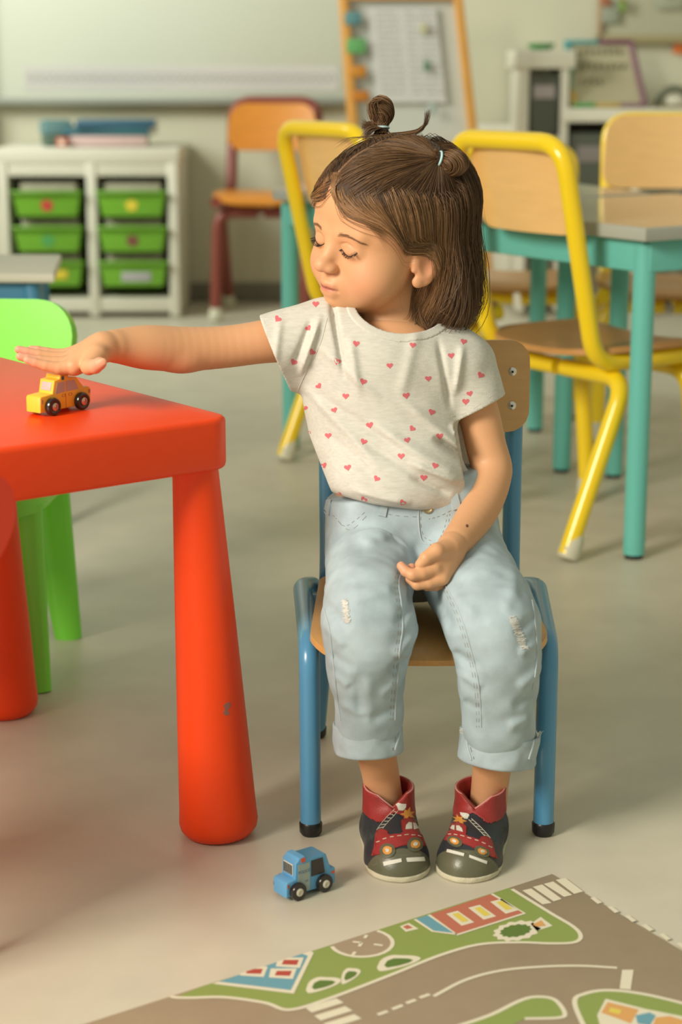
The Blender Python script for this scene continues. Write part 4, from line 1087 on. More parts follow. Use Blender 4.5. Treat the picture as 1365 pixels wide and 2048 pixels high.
# skin colours
def skin_cols():
    base = np.array([0.68, 0.36, 0.185]); n = len(HV)
    c = np.tile(base, (n, 1)); x, y, z = HV.T
    def mixc(w, col):
        nonlocal c
        w = np.clip(w, 0, 1)[:, None]; c = c*(1-w)+np.array(col)*w
    g = lambda px, py, pz, r: np.exp(-(((np.abs(x)-px)**2+(y-py)**2+(z-pz)**2)/r**2))
    mixc(0.45*g(0.036, -0.060, -0.032, 0.022), (0.72, 0.31, 0.19))
    mixc(0.35*g(0, -0.086, -0.020, 0.010), (0.74, 0.34, 0.22))
    mixc(0.55*g(0.068, 0.006, -0.014, 0.022), (0.72, 0.30, 0.17))
    zz = -0.0443+abs(x)*0.02
    lip = np.exp(-((x/0.0125)**4))*np.exp(-(((z-zz-0.0002)/0.0048)**4))*(y < -0.066)
    mixc(0.8*lip, (0.55, 0.18, 0.14))
    dark = np.exp(-((x/0.0135)**6))*np.exp(-(((z-zz)/0.0011)**2))*(y < -0.066)
    mixc(0.85*dark, (0.20, 0.05, 0.04))
    for sx in (-1, 1):
        mixc(0.7*np.exp(-(((x-sx*0.0050)/0.0026)**2+((z+0.0262)/0.0018)**2))*(y < -0.07), (0.25, 0.08, 0.05))
        mixc(0.25*np.exp(-(((x-sx*0.0245)/0.013)**2+((z-0.001)/0.008)**2))*(y < -0.05), (0.66, 0.33, 0.20))
    a = np.degrees(np.arctan2(np.abs(x), -(y-0.0)))
    hl_ = np.interp(a, [0, 30, 50, 64, 76, 90, 100, 115, 180], HAIRLINE)
    w = np.clip((z-hl_)/0.006, 0, 1)*(np.abs(x) < 0.0735)
    mixc(w*0.85, (0.16, 0.085, 0.045))
    return c
HAIRLINE = [0.074, 0.066, 0.055, 0.040, 0.016, 0.010, 0.000, -0.03, -0.05]
hc = skin_cols()
def tint(V, pts, col, r, amt):
    c = np.tile(np.array([0.68, 0.36, 0.185]), (len(V), 1))
    for p in pts:
        w = amt*np.exp(-(np.linalg.norm(V-p, axis=1)/r)**2)[:, None]; c = c*(1-w)+np.array(col)*w
    return c
rc = tint(RV, [A(*p[-1][:3]) for p in fing.values()]+[A(*th[-1][:3])], (0.78, 0.36, 0.27), 0.013, 0.6)
lc = tint(LV, [A(*p[-1][:3]) for p in hl.values()], (0.74, 0.33, 0.22), 0.013, 0.6)
mole = A(933, 1044, 2.012); lc = np.where((np.linalg.norm((LV-mole)[:, [0, 2]], axis=1) < 0.0014)[:, None] & (LV[:, 1] < 2.05)[:, None], np.array([[0.15, 0.06, 0.03]]), lc)
HW = h2w(HV); Vs = [HW, RV, LV, GV, TV]; Qs = []; off = 0
for v_, q_ in zip(Vs, (HQ, RQ, LQ, GQ, TQ)): Qs.append(q_+off); off += len(v_)
cols = np.concatenate([hc, rc, lc, tint(GV, [], (1, 1, 1), 1, 0), tint(TV, [], (1, 1, 1), 1, 0)])
m_skin = mat('skin', (0.70, 0.405, 0.235), 0.48, sss=0.12, spec=0.35, bump=0.06, bscale=1100, attr='tint')
body = npmesh('body', np.concatenate(Vs), np.concatenate(Qs), m_skin, girl)
ca = body.data.color_attributes.new('tint', 'FLOAT_COLOR', 'POINT')
ca.data.foreach_set('color', np.concatenate([cols, np.ones((len(cols), 1))], 1).astype(np.float32).ravel())

# strands: many thin tapering three-sided tubes in one mesh
def strands(name, paths, r0, m_, parent, cols=None, taper=0.25, seg=3):
    P = np.asarray(paths, float); N, K, _ = P.shape
    T = np.gradient(P, axis=1); T /= np.linalg.norm(T, axis=2, keepdims=True)+1e-12
    ref = np.tile(np.array([0.31, 0.83, 0.46]), (N, K, 1))
    U = np.cross(T, ref); U /= np.linalg.norm(U, axis=2, keepdims=True)+1e-12; Wv = np.cross(T, U)
    rr = (np.asarray(r0).reshape(-1, 1)*np.interp(np.linspace(0, 1, K), [0, 0.15, 0.7, 1], [0.7, 1, 1, taper])[None])
    if rr.shape[0] == 1: rr = np.repeat(rr, N, 0)
    V = np.stack([P+(U*math.cos(2*math.pi*j/seg)+Wv*math.sin(2*math.pi*j/seg))*rr[..., None] for j in range(seg)], 2).reshape(-1, 3)
    b_ = (np.arange(N)[:, None]*K+np.arange(K-1)[None]).reshape(-1)*seg; Q = []
    for j in range(seg):
        k = (j+1) % seg; Q.append(np.stack([b_+j, b_+k, b_+seg+k, b_+seg+j], 1))
    o = npmesh(name, V, np.concatenate(Q), m_, parent)
    if cols is not None:
        c_ = np.repeat(np.asarray(cols), K*seg, 0); ca = o.data.color_attributes.new('tint', 'FLOAT_COLOR', 'POINT')
        ca.data.foreach_set('color', np.concatenate([c_, np.ones((len(c_), 1))], 1).astype(np.float32).ravel())
    return o
m_lash = mat('lash_hair', (0.03, 0.016, 0.010), 0.5)
m_brow = mat('brow_hair', (0.26, 0.13, 0.065), 0.6)
rs = np.random.RandomState(5)
tmpF = hd.F; hd.F = headF
for sx in (-1, 1):
    ll = lidline(sx, 40); PP = []
    for i in range(62):
        t = rs.uniform(0.02, 1.0); x = np.interp(t, np.linspace(0, 1, 40), [q[0] for q in ll]); z = np.interp(t, np.linspace(0, 1, 40), [q[1] for q in ll])
        p = surf(hd, x, z+0.0004, 0.0002); L_h = 0.0036+0.0036*t
        d = np.array([sx*(t-0.35)*0.9+rs.uniform(-.15, .15), -0.75, -0.72]); d /= np.linalg.norm(d)
        u2 = np.array([0, -0.2, 0.9]); PP.append([h2w(p+d*L_h*s_+u2*L_h*0.30*s_*s_) for s_ in np.linspace(0, 1, 7)])
    strands('eyelashes', PP, 0.00020, m_lash, girl)
    q = MB(); q.tube([Vector(h2w(surf(hd, x, z-0.0001, 0.0001))) for x, z in ll], 0.00058, 6); q.build('lid_line', m_lash, girl)
    PP = []
    for i in range(170):
        t = rs.uniform(0, 1); x0 = 0.0125+0.027*t; z0 = 0.0135+0.0052*math.sin(math.pi*min(1, 0.15+t*0.75))-0.0035*t+rs.normal(0, 0.0009)*(1-t*0.6)
        pts = []
        for s_ in np.linspace(0, 1, 5):
            xx = x0+0.0048*s_; zz = z0+0.0016*s_*(1-t*1.8); pts.append(h2w(surf(hd, sx*xx, zz, 0.0003+0.0003*s_)))
        PP.append(pts)
    strands('eyebrow', PP, 0.00010, m_brow, girl)
hd.F = tmpF

# ---------------------------------------------------------------- hair
m_hair = mat('hair', (0.1, 0.05, 0.025), 0.38, spec=0.45, attr='tint')
m_hairbase = mat('hair_under', (0.055, 0.028, 0.014), 0.7)
rs = np.random.RandomState(11)
hf = SDF.__new__(SDF); hf.lo, hf.h, hf.n, hf.ax, hf.F = hd.lo, hd.h, hd.n, hd.ax, headF
PX = -0.011
def hairline(x, y):
    a = np.degrees(np.arctan2(np.abs(x-0.0), -y))
    return np.interp(a, [0, 6, 11, 23, 43, 62, 75, 88, 102, 118, 180], [0.055, 0.050, 0.042, 0.036, 0.0335, 0.016, -0.004, 0.004, -0.010, -0.050, -0.055]), a
def on_scalp(d, off=0.0):
    """march outward from the skull centre along directions d"""
    c = np.array([0, 0.015, 0.030]); t = np.full(len(d), 0.06)
    for _ in range(40): t = t - np.clip(hf.sample(c+d*t[:, None]), -0.006, 0.006)*0.7
    return c+d*t[:, None]
d = rs.normal(size=(26000, 3)); d /= np.linalg.norm(d, axis=1, keepdims=True)
R0 = on_scalp(d)
x, y, z = R0.T; hl0, az = hairline(x, y)
secz = np.interp(y, [-0.07, -0.053, -0.036, -0.018, 0.0, 0.035, 0.045], [0.062, 0.068, 0.0735, 0.070, 0.064, 0.062, 0.09])
top = (z > secz) & (y < 0.047) & (y > -0.068) & (z > 0.058)
side = (~top | (top & (z < secz+0.004))) & (z > np.maximum(hl0+np.where(az < 45, 0.003, 0.010), -0.02)) & ((az > 95) | (z > 0.030+0.0*z))
side &= ~((az > 45) & (az < 62) & (z < hl0+0.012))
T1 = np.array([0.047, 0.023, 0.089]); T2 = np.array([-0.048, 0.018, 0.092])
up_l = w2h(HC+np.array([0, 0, 1.0]))-w2h(HC); up_l /= np.linalg.norm(up_l)
def relax(p, off):
    for _ in range(2):
        f = hd.sample(p); g = hd.grad(p); p = p+g*np.clip(off-f, 0, 0.004)[:, None]
    return p
xr, yr, zr = R0.T
# side and back hair
S0 = R0[side]
w_ = np.where((np.abs(S0[:, 0]) < 0.064) & (S0[:, 1] < 0.0), 1.0, 0.7); keep = rs.rand(len(S0)) < w_; S0 = S0[keep][:8200]
N = len(S0); off = rs.uniform(0.0008, 0.0052, N)*np.interp(S0[:, 1], [-0.06, 0.0, 0.03], [0.55, 0.9, 2.0]); p = S0+0.0
zend = rs.normal(0.563, 0.013, N)-0.006*rs.rand(N)
trail = [p.copy()]; alive = np.ones(N, int)*60; wob = rs.normal(0, 1, (N, 3))
live = np.ones(N, bool)
for it in range(52):
    x, y, z = p.T; hlz, az = hairline(x, y); sg = np.where(x >= PX*0.3, 1.0, -1.0)
    g = hf.grad(p)
    eaz = np.stack([-y*sg*0+np.cos(np.radians(az))*sg, np.sin(np.radians(az)), 0*z], 1)     # towards the back round the side
    dn = np.stack([0*z, 0*z, -np.ones(N)], 1)
    h = z-hlz
    beta = np.interp(az, [0, 10, 14, 40, 50, 62, 76, 180], [58, 50, 14, 10, 40, 58, 62, 84])
    free_ = np.clip((h-0.004)/0.026, 0, 1)
    beta = beta*(1-free_)+np.interp(az, [0, 25, 60, 100, 180], [38, 62, 76, 82, 88])*free_
    ear = (z < 0.014) & (az > 66) & (az < 94) & (z > -0.045)
    beta = np.where(ear, 8.0, beta)
    b_ = np.radians(beta)
    v = eaz*np.cos(b_)[:, None]+dn*np.sin(b_)[:, None]
    v -= g*np.sum(v*g, 1, keepdims=True)
    v /= np.linalg.norm(v, axis=1, keepdims=True)+1e-9
    fall = np.clip((0.036-z)/0.03, 0, 1)[:, None]*np.clip((az-96)/14, 0, 1)[:, None]
    # below the widest part the hair hangs and turns in at the ends
    inward = -np.stack([x*0.9, (y-0.02), 0*z], 1)*9.0
    wz = (HC[2]+HS*(p @ HR.T)[:, 2])
    turn = np.clip((0.600-wz)/0.045, 0, 1)[:, None]
    hang = -up_l[None]+inward*turn*1.3+wob*0.07+np.stack([0*z, -0.30*np.clip((0.045-y)/0.03, 0, 1)*np.clip((-0.02-z)/0.03, 0, 1), 0*z], 1)+np.stack([0.10*np.sin(z*90+wob[:, 0]), 0.10*np.cos(z*80+wob[:, 1]), 0*z], 1)
    hang /= np.linalg.norm(hang, axis=1, keepdims=True)
    v = v*(1-fall)+hang*fall; v /= np.linalg.norm(v, axis=1, keepdims=True)+1e-9
    v = v+wob*0.022
    p = p+v*0.0048*live[:, None]
    p = relax(p, off)
    done = (wz < zend) & live; alive[done] = np.minimum(alive[done], it+1); live &= ~done
    # wisps in front of the ear stay short
    kill = live & (az > 58) & (az < 84) & (z < -0.000+wob[:, 0]*0.006) & (y < -0.006); alive[kill] = np.minimum(alive[kill], it+1); live &= ~kill
    trail.append(p.copy())
trail = np.stack(trail, 1); alive = np.minimum(alive, 52)
K = 18; idx = np.linspace(0, 1, K)[None]*alive[:, None]; i0 = np.floor(idx).astype(int); i0 = np.minimum(i0, 51); fr = (idx-i0)[..., None]
ar_ = np.arange(N)[:, None]
SP = trail[ar_, i0]*(1-fr)+trail[ar_, i0+1]*fr
# locks: strands lean towards their neighbours' lock
nC = 420; cid = rs.choice(N, nC, replace=False); D2 = ((S0[:, None, :]-S0[cid][None])**2).sum(2); near = cid[np.argmin(D2, 1)]
tt = np.linspace(0, 1, K)[None, :, None]; same = (np.abs(alive-alive[near]) < 12)[:, None, None]
SP = SP+(SP[near]-SP)*same*(0.10+0.55*tt**1.3)
tone = rs.uniform(0, 1, N)*0.6+rs.uniform(0, 1, N)[near]*0.6
sheen_tone = np.clip(1.1-np.interp(S0[:, 1], [-0.05, 0.01, 0.05], [0, 0.5, 0.95]), 0.12, 1)  # sheen put into the strand tone: front lighter, back darker
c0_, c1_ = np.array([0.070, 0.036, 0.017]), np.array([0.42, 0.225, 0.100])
colS = c0_+(c1_-c0_)*(np.clip(tone*sheen_tone, 0, 1)[:, None])
# hair combed up to the two bunches
def bunch(mask, T, n_, out_):
    S = R0[mask][:n_]; n = len(S); p = S.copy(); o = rs.uniform(0.0006, 0.0030, n); wb = rs.normal(0, 1, (n, 3)); tr = [p.copy()]
    L0 = np.linalg.norm(T-S, axis=1)
    for it in range(24):
        g = hf.grad(p); v = T-p; dist = np.linalg.norm(v, axis=1, keepdims=True); step = np.minimum(dist[:, 0], L0/20)
        v -= g*np.sum(v*g, 1, keepdims=True)*0.9; v /= np.linalg.norm(v, axis=1, keepdims=True)+1e-9
        v += wb*0.03
        p = p+v*step[:, None]; f = hd.sample(p); rise = np.interp(dist[:, 0], [0, 0.012, 0.03], [0.005, 0.003, 0.0]); p = p+hd.grad(p)*np.clip(o+rise-f, 0, 0.003)[:, None]; tr.append(p.copy())
    t_ = np.stack(tr, 1); return S, t_[:, np.linspace(0, 24, 14).astype(int)]
topb = (zr > secz-0.009) & (yr < 0.047) & (yr > -0.070) & (zr > 0.052)
m1 = topb & (R0[:, 0] > PX+0.0008); m2 = topb & (R0[:, 0] < PX-0.0008)
n1 = T1-np.array([0, 0.015, 0.03]); n1 /= np.linalg.norm(n1); n2 = T2-np.array([0, 0.015, 0.03]); n2 /= np.linalg.norm(n2)
B1S, B1 = bunch(m1, T1, 2300, n1); B2S, B2 = bunch(m2, T2, 1800, n2)
def tonecol(n, lo=0.0, hi=0.55): return c0_+(c1_-c0_)*(rs.uniform(lo, hi, n)[:, None])
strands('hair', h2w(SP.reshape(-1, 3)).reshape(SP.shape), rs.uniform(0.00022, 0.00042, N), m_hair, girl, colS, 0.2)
B_all = np.concatenate([B1, B2]); strands('hair', h2w(B_all.reshape(-1, 3)).reshape(B_all.shape), rs.uniform(0.00022, 0.00038, len(B_all)), m_hair, girl, tonecol(len(B_all), 0.0, 0.36), 0.7)
# dark under-layer
hb = SDF((-0.088, -0.080, -0.100), (0.088, 0.112, 0.115), 0.002)
G_ = np.stack(np.meshgrid(*hb.ax, indexing='ij'), -1).reshape(-1, 3).astype(np.float64)
f_ = hf.sample(G_); hl1, a1 = hairline(G_[:, 0], G_[:, 1])
lim = np.where(np.abs(G_[:, 0]-PX) < 0.0016, np.where(G_[:, 1] < 0.05, 0.02, 0), 0)
f_ = np.maximum(f_-0.0011+lim*(G_[:, 2] > 0.05), (hl1+np.where(a1 < 45, 0.005, 0.014)-G_[:, 2])*0.7)
f_ = np.maximum(f_, np.where((a1 < 96) & (G_[:, 2] < 0.02), 0.01, -1))
hb.F = f_.reshape(hb.F.shape).astype(np.float32)
bobs = [((0.052, 0.044, -0.020), (0.017, 0.030, 0.050)), ((-0.052, 0.044, -0.020), (0.017, 0.030, 0.050)), ((0, 0.070, -0.018), (0.050, 0.026, 0.052))]
for c, r_ in bobs: hb.ell(c, r_, 0.015)
bv_, bq_ = hb.mesh(); npmesh('hair_underlayer', h2w(bv_), bq_, m_hairbase, girl)
# bunches wound into small buns, with ties
tie_m = mat('tie_blue', (0.46, 0.66, 0.68), 0.6)
def to_w(v): return (HS*(np.asarray(v) @ HR.T))
def bun(tw, cw, rad, nst, wind, seed):
    """tw: tie point, cw: bun centre, world space"""
    r2 = np.random.RandomState(seed); ax = cw-tw; ax /= np.linalg.norm(ax)
    a_ = np.cross(ax, [0.3, 0.5, 0.8]); a_ /= np.linalg.norm(a_); b2 = np.cross(ax, a_)
    b_ = MB(); bm = bmesh.new(); bmesh.ops.create_icosphere(bm, subdivisions=3, radius=1)
    M = Matrix(np.column_stack([a_*rad[0]*0.9, b2*rad[1]*0.9, ax*rad[2]*0.9]).tolist()).to_4x4(); M.translation = Vector(cw)
    b_.bm(bm, M, False); b_.tube([Vector(tw-ax*0.004), Vector(tw), Vector(cw)], [0.0085, 0.0065, rad[0]*0.8], 12)
    b_.build('bun_core', m_hairbase, girl)
    PP = []
    for i in range(nst):
        th0 = r2.uniform(0, 2*math.pi); ph = r2.uniform(-1.25, 1.25); tilt = r2.normal(0, 0.35); rr = r2.uniform(0.88, 1.12); span = r2.uniform(1.6, 3.6); pts = []
        ux = np.array([1, 0, 0])*math.cos(tilt)+np.array([0, 0, 1])*math.sin(tilt)
        for s_ in np.linspace(0, 1, 14):
            th = th0+span*s_; lat = ph+0.22*math.sin(2*th+wind)
            q = np.array([math.cos(lat)*math.cos(th), math.cos(lat)*math.sin(th), math.sin(lat)])
            q = np.array([q[0], q[1]*math.cos(wind)-q[2]*math.sin(wind), q[1]*math.sin(wind)+q[2]*math.cos(wind)])
            pts.append(cw+(a_*q[0]*rad[0]+b2*q[1]*rad[1]+ax*q[2]*rad[2])*rr)
        PP.append(pts)
    for i in range(nst//3):
        th = r2.uniform(0, 2*math.pi); k = r2.uniform(0.5, 1)
        PP.append([tw-ax*0.007+(a_*math.cos(th)+b2*math.sin(th))*0.0105*k+ax*0.0*k, tw-ax*0.003+(a_*math.cos(th)+b2*math.sin(th))*0.0072*k, tw+(a_*math.cos(th)+b2*math.sin(th))*0.0062*k]+[tw+(cw-tw)*s_+(a_*math.cos(th+s_)+b2*math.sin(th+s_))*(0.0065+(rad[0]-0.0065)*s_**0.7)*k for s_ in np.linspace(0.15, 1, 11)])
    strands('bun', PP, r2.uniform(0.00025, 0.00042, len(PP)), m_hair, girl, tonecol(len(PP), 0.0, 0.6), 0.4)
    q = MB(); q.tube([Vector(tw+(a_*math.cos(t)+b2*math.sin(t))*0.0078) for t in np.linspace(0, 2*math.pi, 28)[:-1]], 0.0014, 8, closed=True)
    q.build('hair_tie', tie_m, girl)
t1w = h2w(T1+n1*0.006); bun(t1w+np.array([0.001, 0, 0]), t1w+np.array([0.0175, 0.004, -0.0045]), (0.0135, 0.0135, 0.0150), 420, 0.5, 3)
t2w = A(764, 256, float(h2w(T2)[1])); bun(t2w, t2w+np.array([-0.0005, 0.004, 0.0185]), (0.0135, 0.0135, 0.0165), 460, 0.9, 4)
# hair gathering under the second tie, tufts and flyaways
PP = []
Y2 = float(t2w[1])
for i in range(90):
    e = rs.normal(0, 1, 3); L_ = rs.uniform(0.5, 1.0)
    pts = spline([(762+e[0]*2, 258), (750, 252+e[1]*2), (738, 250+e[1]*4), (738-16*L_, 250+e[2]*6)], 4); PP.append([A(q[0], q[1], Y2+e[2]*0.002) for q in pts])
for i in range(110):
    e = rs.normal(0, 1, 3); pts = spline([(762+e[0]*2, 256), (750+e[0]*2, 256+e[1]*2), (738+e[0]*3, 262+e[1]*3), (732+e[0]*5, 276+e[1]*3)], 4); PP.append([A(q[0], q[1], Y2-0.008+e[2]*0.003) for q in pts])
for i in range(60):
    e = rs.normal(0, 1, 3); pts = spline([(750+e[0]*8, 232+e[1]*6), (744+e[0]*6, 210+e[1]*3), (755+e[0]*4, 196+abs(e[1])*3), (768+e[1]*3, 204+e[2]*3)], 4); PP.append([A(q[0], q[1], Y2-0.010+e[2]*0.002) for q in pts])
for i in range(260):
    sx = rs.uniform(-1, 1); b0 = np.array(A(764+sx*40-(6 if sx < 0 else 0), 272+abs(sx)*4, Y2+rs.uniform(-0.012, 0.012))); PP.append([b0*(1-s_)**1.5+t2w*(1-(1-s_)**1.5)+np.array([0, 0, -0.004*math.sin(math.pi*s_)])+np.array([sx*0.004*(1-s_), 0, 0]) for s_ in np.linspace(0, 1, 10)])
for i in range(46):
    j = rs.normal(0, 1, 3); pts = spline([(786+j[0]*8, 270+j[1]*2), (812, 267+j[1]*2), (838+j[0], 262+j[1]*2.5), (853+j[2]*2, 246+j[1]*2), (855+j[2]*3+abs(j[0])*1.5, 226-abs(j[0])*5)], 4)
    PP.append([A(q[0], q[1], 2.15+j[2]*0.001) for q in pts[:17:1]][:10]+[A(q[0], q[1], 2.15+j[2]*0.001) for q in pts[10:17]])
PP10 = [[pp[int(k_)] for k_ in np.linspace(0, len(pp)-1, 10)] for pp in PP]
for i in range(34):
    a = rs.uniform(0, 1); y0 = 335+rs.uniform(-15, 25); pts = spline([(905+rs.uniform(0, 20), y0), (938+rs.uniform(-4, 10), y0+14+a*30), (958+rs.uniform(-8, 10), y0+80+a*50), (962+rs.uniform(-12, 14), y0+150+a*80), (950+rs.uniform(-14, 16), y0+220+a*100)], 4)
    PP10.append([A(pts[int(k_)][0], pts[int(k_)][1], 2.17) for k_ in np.linspace(0, 16, 10)])
for i in range(26):
    y0 = rs.uniform(555, 640); pts = spline([(870+rs.uniform(0, 50), y0-40), (905+rs.uniform(0, 20), y0), (918+rs.uniform(0, 20), y0+20), (925+rs.uniform(-10, 20), y0+26)], 4)
    PP10.append([A(pts[int(k_)][0], pts[int(k_)][1], 2.15) for k_ in np.linspace(0, 12, 10)])
for i in range(3):
    s_ = rs.uniform(0, 1); pts = spline([(818, 520+6*s_), (806+8*s_, 548), (796+6*s_, 580), (800+8*s_, 610+14*s_)], 4); PP10.append([A(pts[int(k_)][0], pts[int(k_)][1], 2.045) for k_ in np.linspace(0, 12, 10)])
for i in range(40):
    s_ = rs.uniform(-1, 1); x0 = 705+rs.uniform(0, 70); pts = spline([(x0, 262+(x0-705)*0.02+14-(x0-705)*0.12), (x0-18, 264+16-(x0-705)*0.1+s_*5), (x0-38, 276+16-(x0-705)*0.05+s_*8)], 4); PP10.append([A(pts[int(k_)][0], pts[int(k_)][1], 2.14) for k_ in np.linspace(0, 8, 10)])
lh_ = strands('loose_hair', PP10, np.concatenate([np.full(566, 0.00028), np.full(len(PP10)-566, 0.00010)]), m_hair, girl, tonecol(len(PP10), 0.05, 0.5), 0.3)
tag(lh_, kind='stuff')
# fine bangs across the near temple
PP = []
for i in range(240):
    s_ = rs.uniform(0, 1); e = rs.normal(0, 1)
    ctrl = [(676+6*e, 346+6*s_), (664+10*s_, 372+8*s_), (668+14*s_, 398+6*s_), (690+20*s_, 424+4*e), (722+24*s_, 444+6*e*s_), (756+20*s_, 456+22*s_*abs(e))]
    pts = spline(ctrl, 4); PP.append((pts, e, s_))
bvh_head = BVHTree.FromPolygons([Vector(v) for v in HW], [tuple(map(int, q)) for q in HQ])
OUT = []
for pts, e, s_ in PP:
    row = []
    for k_ in np.linspace(0, len(pts)-1, 12):
        q = pts[int(k_)]; h_, n_ = hit(bvh_head, q[0], q[1])
        if h_ is None: break
        row.append(np.array(h_+n_*(0.0012+0.0016*s_)))
    if len(row) == 12: OUT.append(row)
if OUT: strands('fringe', OUT, 0.00018, m_hair, girl, tonecol(len(OUT), 0.3, 0.9), 0.2)
PP = []
for i in range(150):
    s_ = rs.uniform(0, 1); e = rs.normal(0, 1)
    ctrl = [(674+4*e, 346+5*s_), (655+6*s_, 352+10*s_), (640+8*s_, 366+10*s_), (630+9*s_, 384+8*s_), (624+7*s_, 400+14*s_)]
    pts = spline(ctrl, 4); row = []
    for k_ in np.linspace(0, len(pts)-1, 10):
        q = pts[int(k_)]; h_, n_ = hit(bvh_head, q[0], q[1])
        row.append(np.array(h_+n_*0.002) if h_ is not None else (row[-1]+(np.array([-0.002, 0, -0.006]) if row else 0)) if row else A(q[0], q[1], 2.08))
    PP.append(row)
strands('fringe', PP, 0.00018, m_hair, girl, tonecol(len(PP), 0.25, 0.8), 0.2)

# ---------------------------------------------------------------- T-shirt
m_shirt = mat('jersey', (0.62, 0.60, 0.54), 0.85, var=0.07, vscale=260, stretch=(0.35, 1, 1.6), bump=0.25, bscale=900)
ts = SDF((-0.115, 1.99, 0.325), (0.195, 2.225, 0.605), 0.0016)
ts.cap(A(752, 755, 2.115), A(798, 968, 2.11), 0.086, 0.097, 0.01, flat=((0, 1, 0), 0.74))
ts.ell(A(790, 960, 2.085), (0.080, 0.060, 0.055), 0.03)
ts.cap(A(690, 692, 2.115), A(900, 727, 2.12), 0.044, None, 0.035)
ts.cap(A(650, 668, 2.115), A(538, 702, 2.10), 0.042, 0.041, 0.016)
ts.cap(A(600, 720, 2.11), A(580, 745, 2.105), 0.024, 0.018, 0.02)
ts.cap(A(925, 738, 2.12), A(952, 835, 2.115), 0.040, 0.0395, 0.010)
f1 = lambda a, b_, h_, w_: (A(*a, 2.04), A(*b_, 2.04), h_, w_*0.85)
shirt_folds = [f1((640, 700), (760, 800), .0030, .006), f1((745, 850), (940, 965), .0045, .0075), f1((720, 880), (900, 985), -.0025, .006), f1((800, 800), (960, 930), .0030, .006),
    f1((870, 880), (950, 940), -.0060, .005), f1((905, 860), (960, 915), .0040, .005), f1((662, 610), (690, 760), -.0050, .004), f1((640, 640), (600, 760), .0040, .0045), f1((622, 650), (585, 740), -.0025, .004),
    f1((700, 680), (720, 800), .0030, .006), f1((880, 690), (905, 830), -.0030, .004), f1((930, 700), (915, 800), .0030, .005), f1((640, 800), (800, 900), -.0022, .006), f1((610, 790), (760, 930), .0025, .006),
    f1((650, 870), (760, 960), -.0018, .006), f1((820, 920), (930, 970), .0040, .005), f1((820, 950), (900, 990), -.0030, .004), f1((560, 640), (548, 740), .0018, .005), f1((700, 975), (820, 1000), .0030, .005), f1((840, 660), (800, 800), .0020, .008)]
def sd(P):
    r_ = 1.55*ridge(P, shirt_folds)*(P[:, 1] < 2.12)
    r_ += 0.0012*noise3(P, 42, 1)+0.0006*noise3(P, 95, 2)
    return r_
# hem, cuffs, neck opening
ts.plane(A(800, 1012, 2.05), (-0.16, -0.05, -1.0), 0.014)
ts.disp(sd)
hn = np.array((-0.926, -0.05, -0.378)); hp = A(547, 706, 2.06)
X, Y, Z = ts.ax[0][:, None, None], ts.ax[1][None, :, None], ts.ax[2][None, None, :]
cut = ((X-hp[0])*hn[0]+(Y-hp[1])*hn[1]+(Z-hp[2])*hn[2]); cut = np.where(X < 0.0, cut, -1)
ts.F = np.maximum(ts.F, cut.astype(np.float32))
ln = np.array((0.46, -0.12, -0.888)); lp = A(948, 826, 2.08)
cut2 = ((X-lp[0])*ln[0]+(Y-lp[1])*ln[1]+(Z-lp[2])*ln[2])
# the sleeve only: right of a plane through the armpit
arm = ((X-A(905, 838, 2.08)[0])*0.98+(Z-A(905, 838, 2.08)[2])*(0.20)); cut2 = np.where(arm > 0, cut2, -1)
ts.F = np.maximum(ts.F, cut2.astype(np.float32))
ts.cap(A(866, 830, 2.125), A(896, 945, 2.12), 0.038, 0.038, 0.012)
ts.cap(A(572, 697, 2.103), A(480, 702, 2.10), 0.0330, 0.0370, 0.002, 'sub')
ts.cap(A(956, 842, 2.116), A(964, 900, 2.115), 0.0320, 0.034, 0.002, 'sub')
NECK = (A(796, 618, 2.115), (0.0530, 0.062, 0.0330))
preneck = ts.F.copy()
ts.ell(NECK[0], NECK[1], 0.002, 'sub'); ts.ell(A(716, 604, 2.05), (0.034, 0.034, 0.021), 0.004, 'sub')
sv, sq = ts.mesh()
shirt = npmesh('t_shirt', sv, sq, m_shirt, girl)
# ribbed neckband: the same cloth, a little proud, near the opening
nbF = SDF.__new__(SDF); nbF.lo, nbF.h, nbF.n, nbF.ax = ts.lo, ts.h, ts.n, ts.ax
nbF.F = preneck-0.0012
x_, y_, z_ = (X-NECK[0][0])/(NECK[1][0]+0.0105), (Y-NECK[0][1])/(NECK[1][1]+0.0105), (Z-NECK[0][2])/(NECK[1][2]+0.0105)
outer = (np.sqrt(x_*x_+y_*y_+z_*z_)-1)*0.045
nbF.F = np.maximum(nbF.F, outer.astype(np.float32)); nbF.ell(NECK[0]+np.array([0, 0, 0.0006]), NECK[1], 0.0015, 'sub'); nbF.ell(A(716, 604, 2.05), (0.034, 0.034, 0.021), 0.004, 'sub')
nv_, nq_ = nbF.mesh(); npmesh('neckband', nv_, nq_, mat('rib_jersey', (0.63, 0.61, 0.55), 0.85, var=0.04, vscale=500, bump=0.3, bscale=1400), girl)
bs = bvh_of([shirt])
m_heart = mat('heart_pink', (0.66, 0.145, 0.17), 0.8)
q = MB(); rnd = random.Random(2)
hearts = [(556, 638), (617, 656), (588, 724), (561, 748), (713, 687), (826, 690), (903, 711), (675, 723), (625, 704), (780, 731), (638, 772), (857, 757), (813, 791), (692, 792), (669, 820), (940, 787), (932, 803), (928, 683), (962, 750), (727, 763), (864, 824), (740, 850), (825, 857), (728, 883), (657, 871), (880, 872), (803, 912), (696, 935), (754, 957), (848, 955), (871, 931), (648, 931), (640, 965), (806, 1005), (728, 999), (681, 991), (632, 608), (609, 816), (815, 880), (615, 867), (979, 845)]
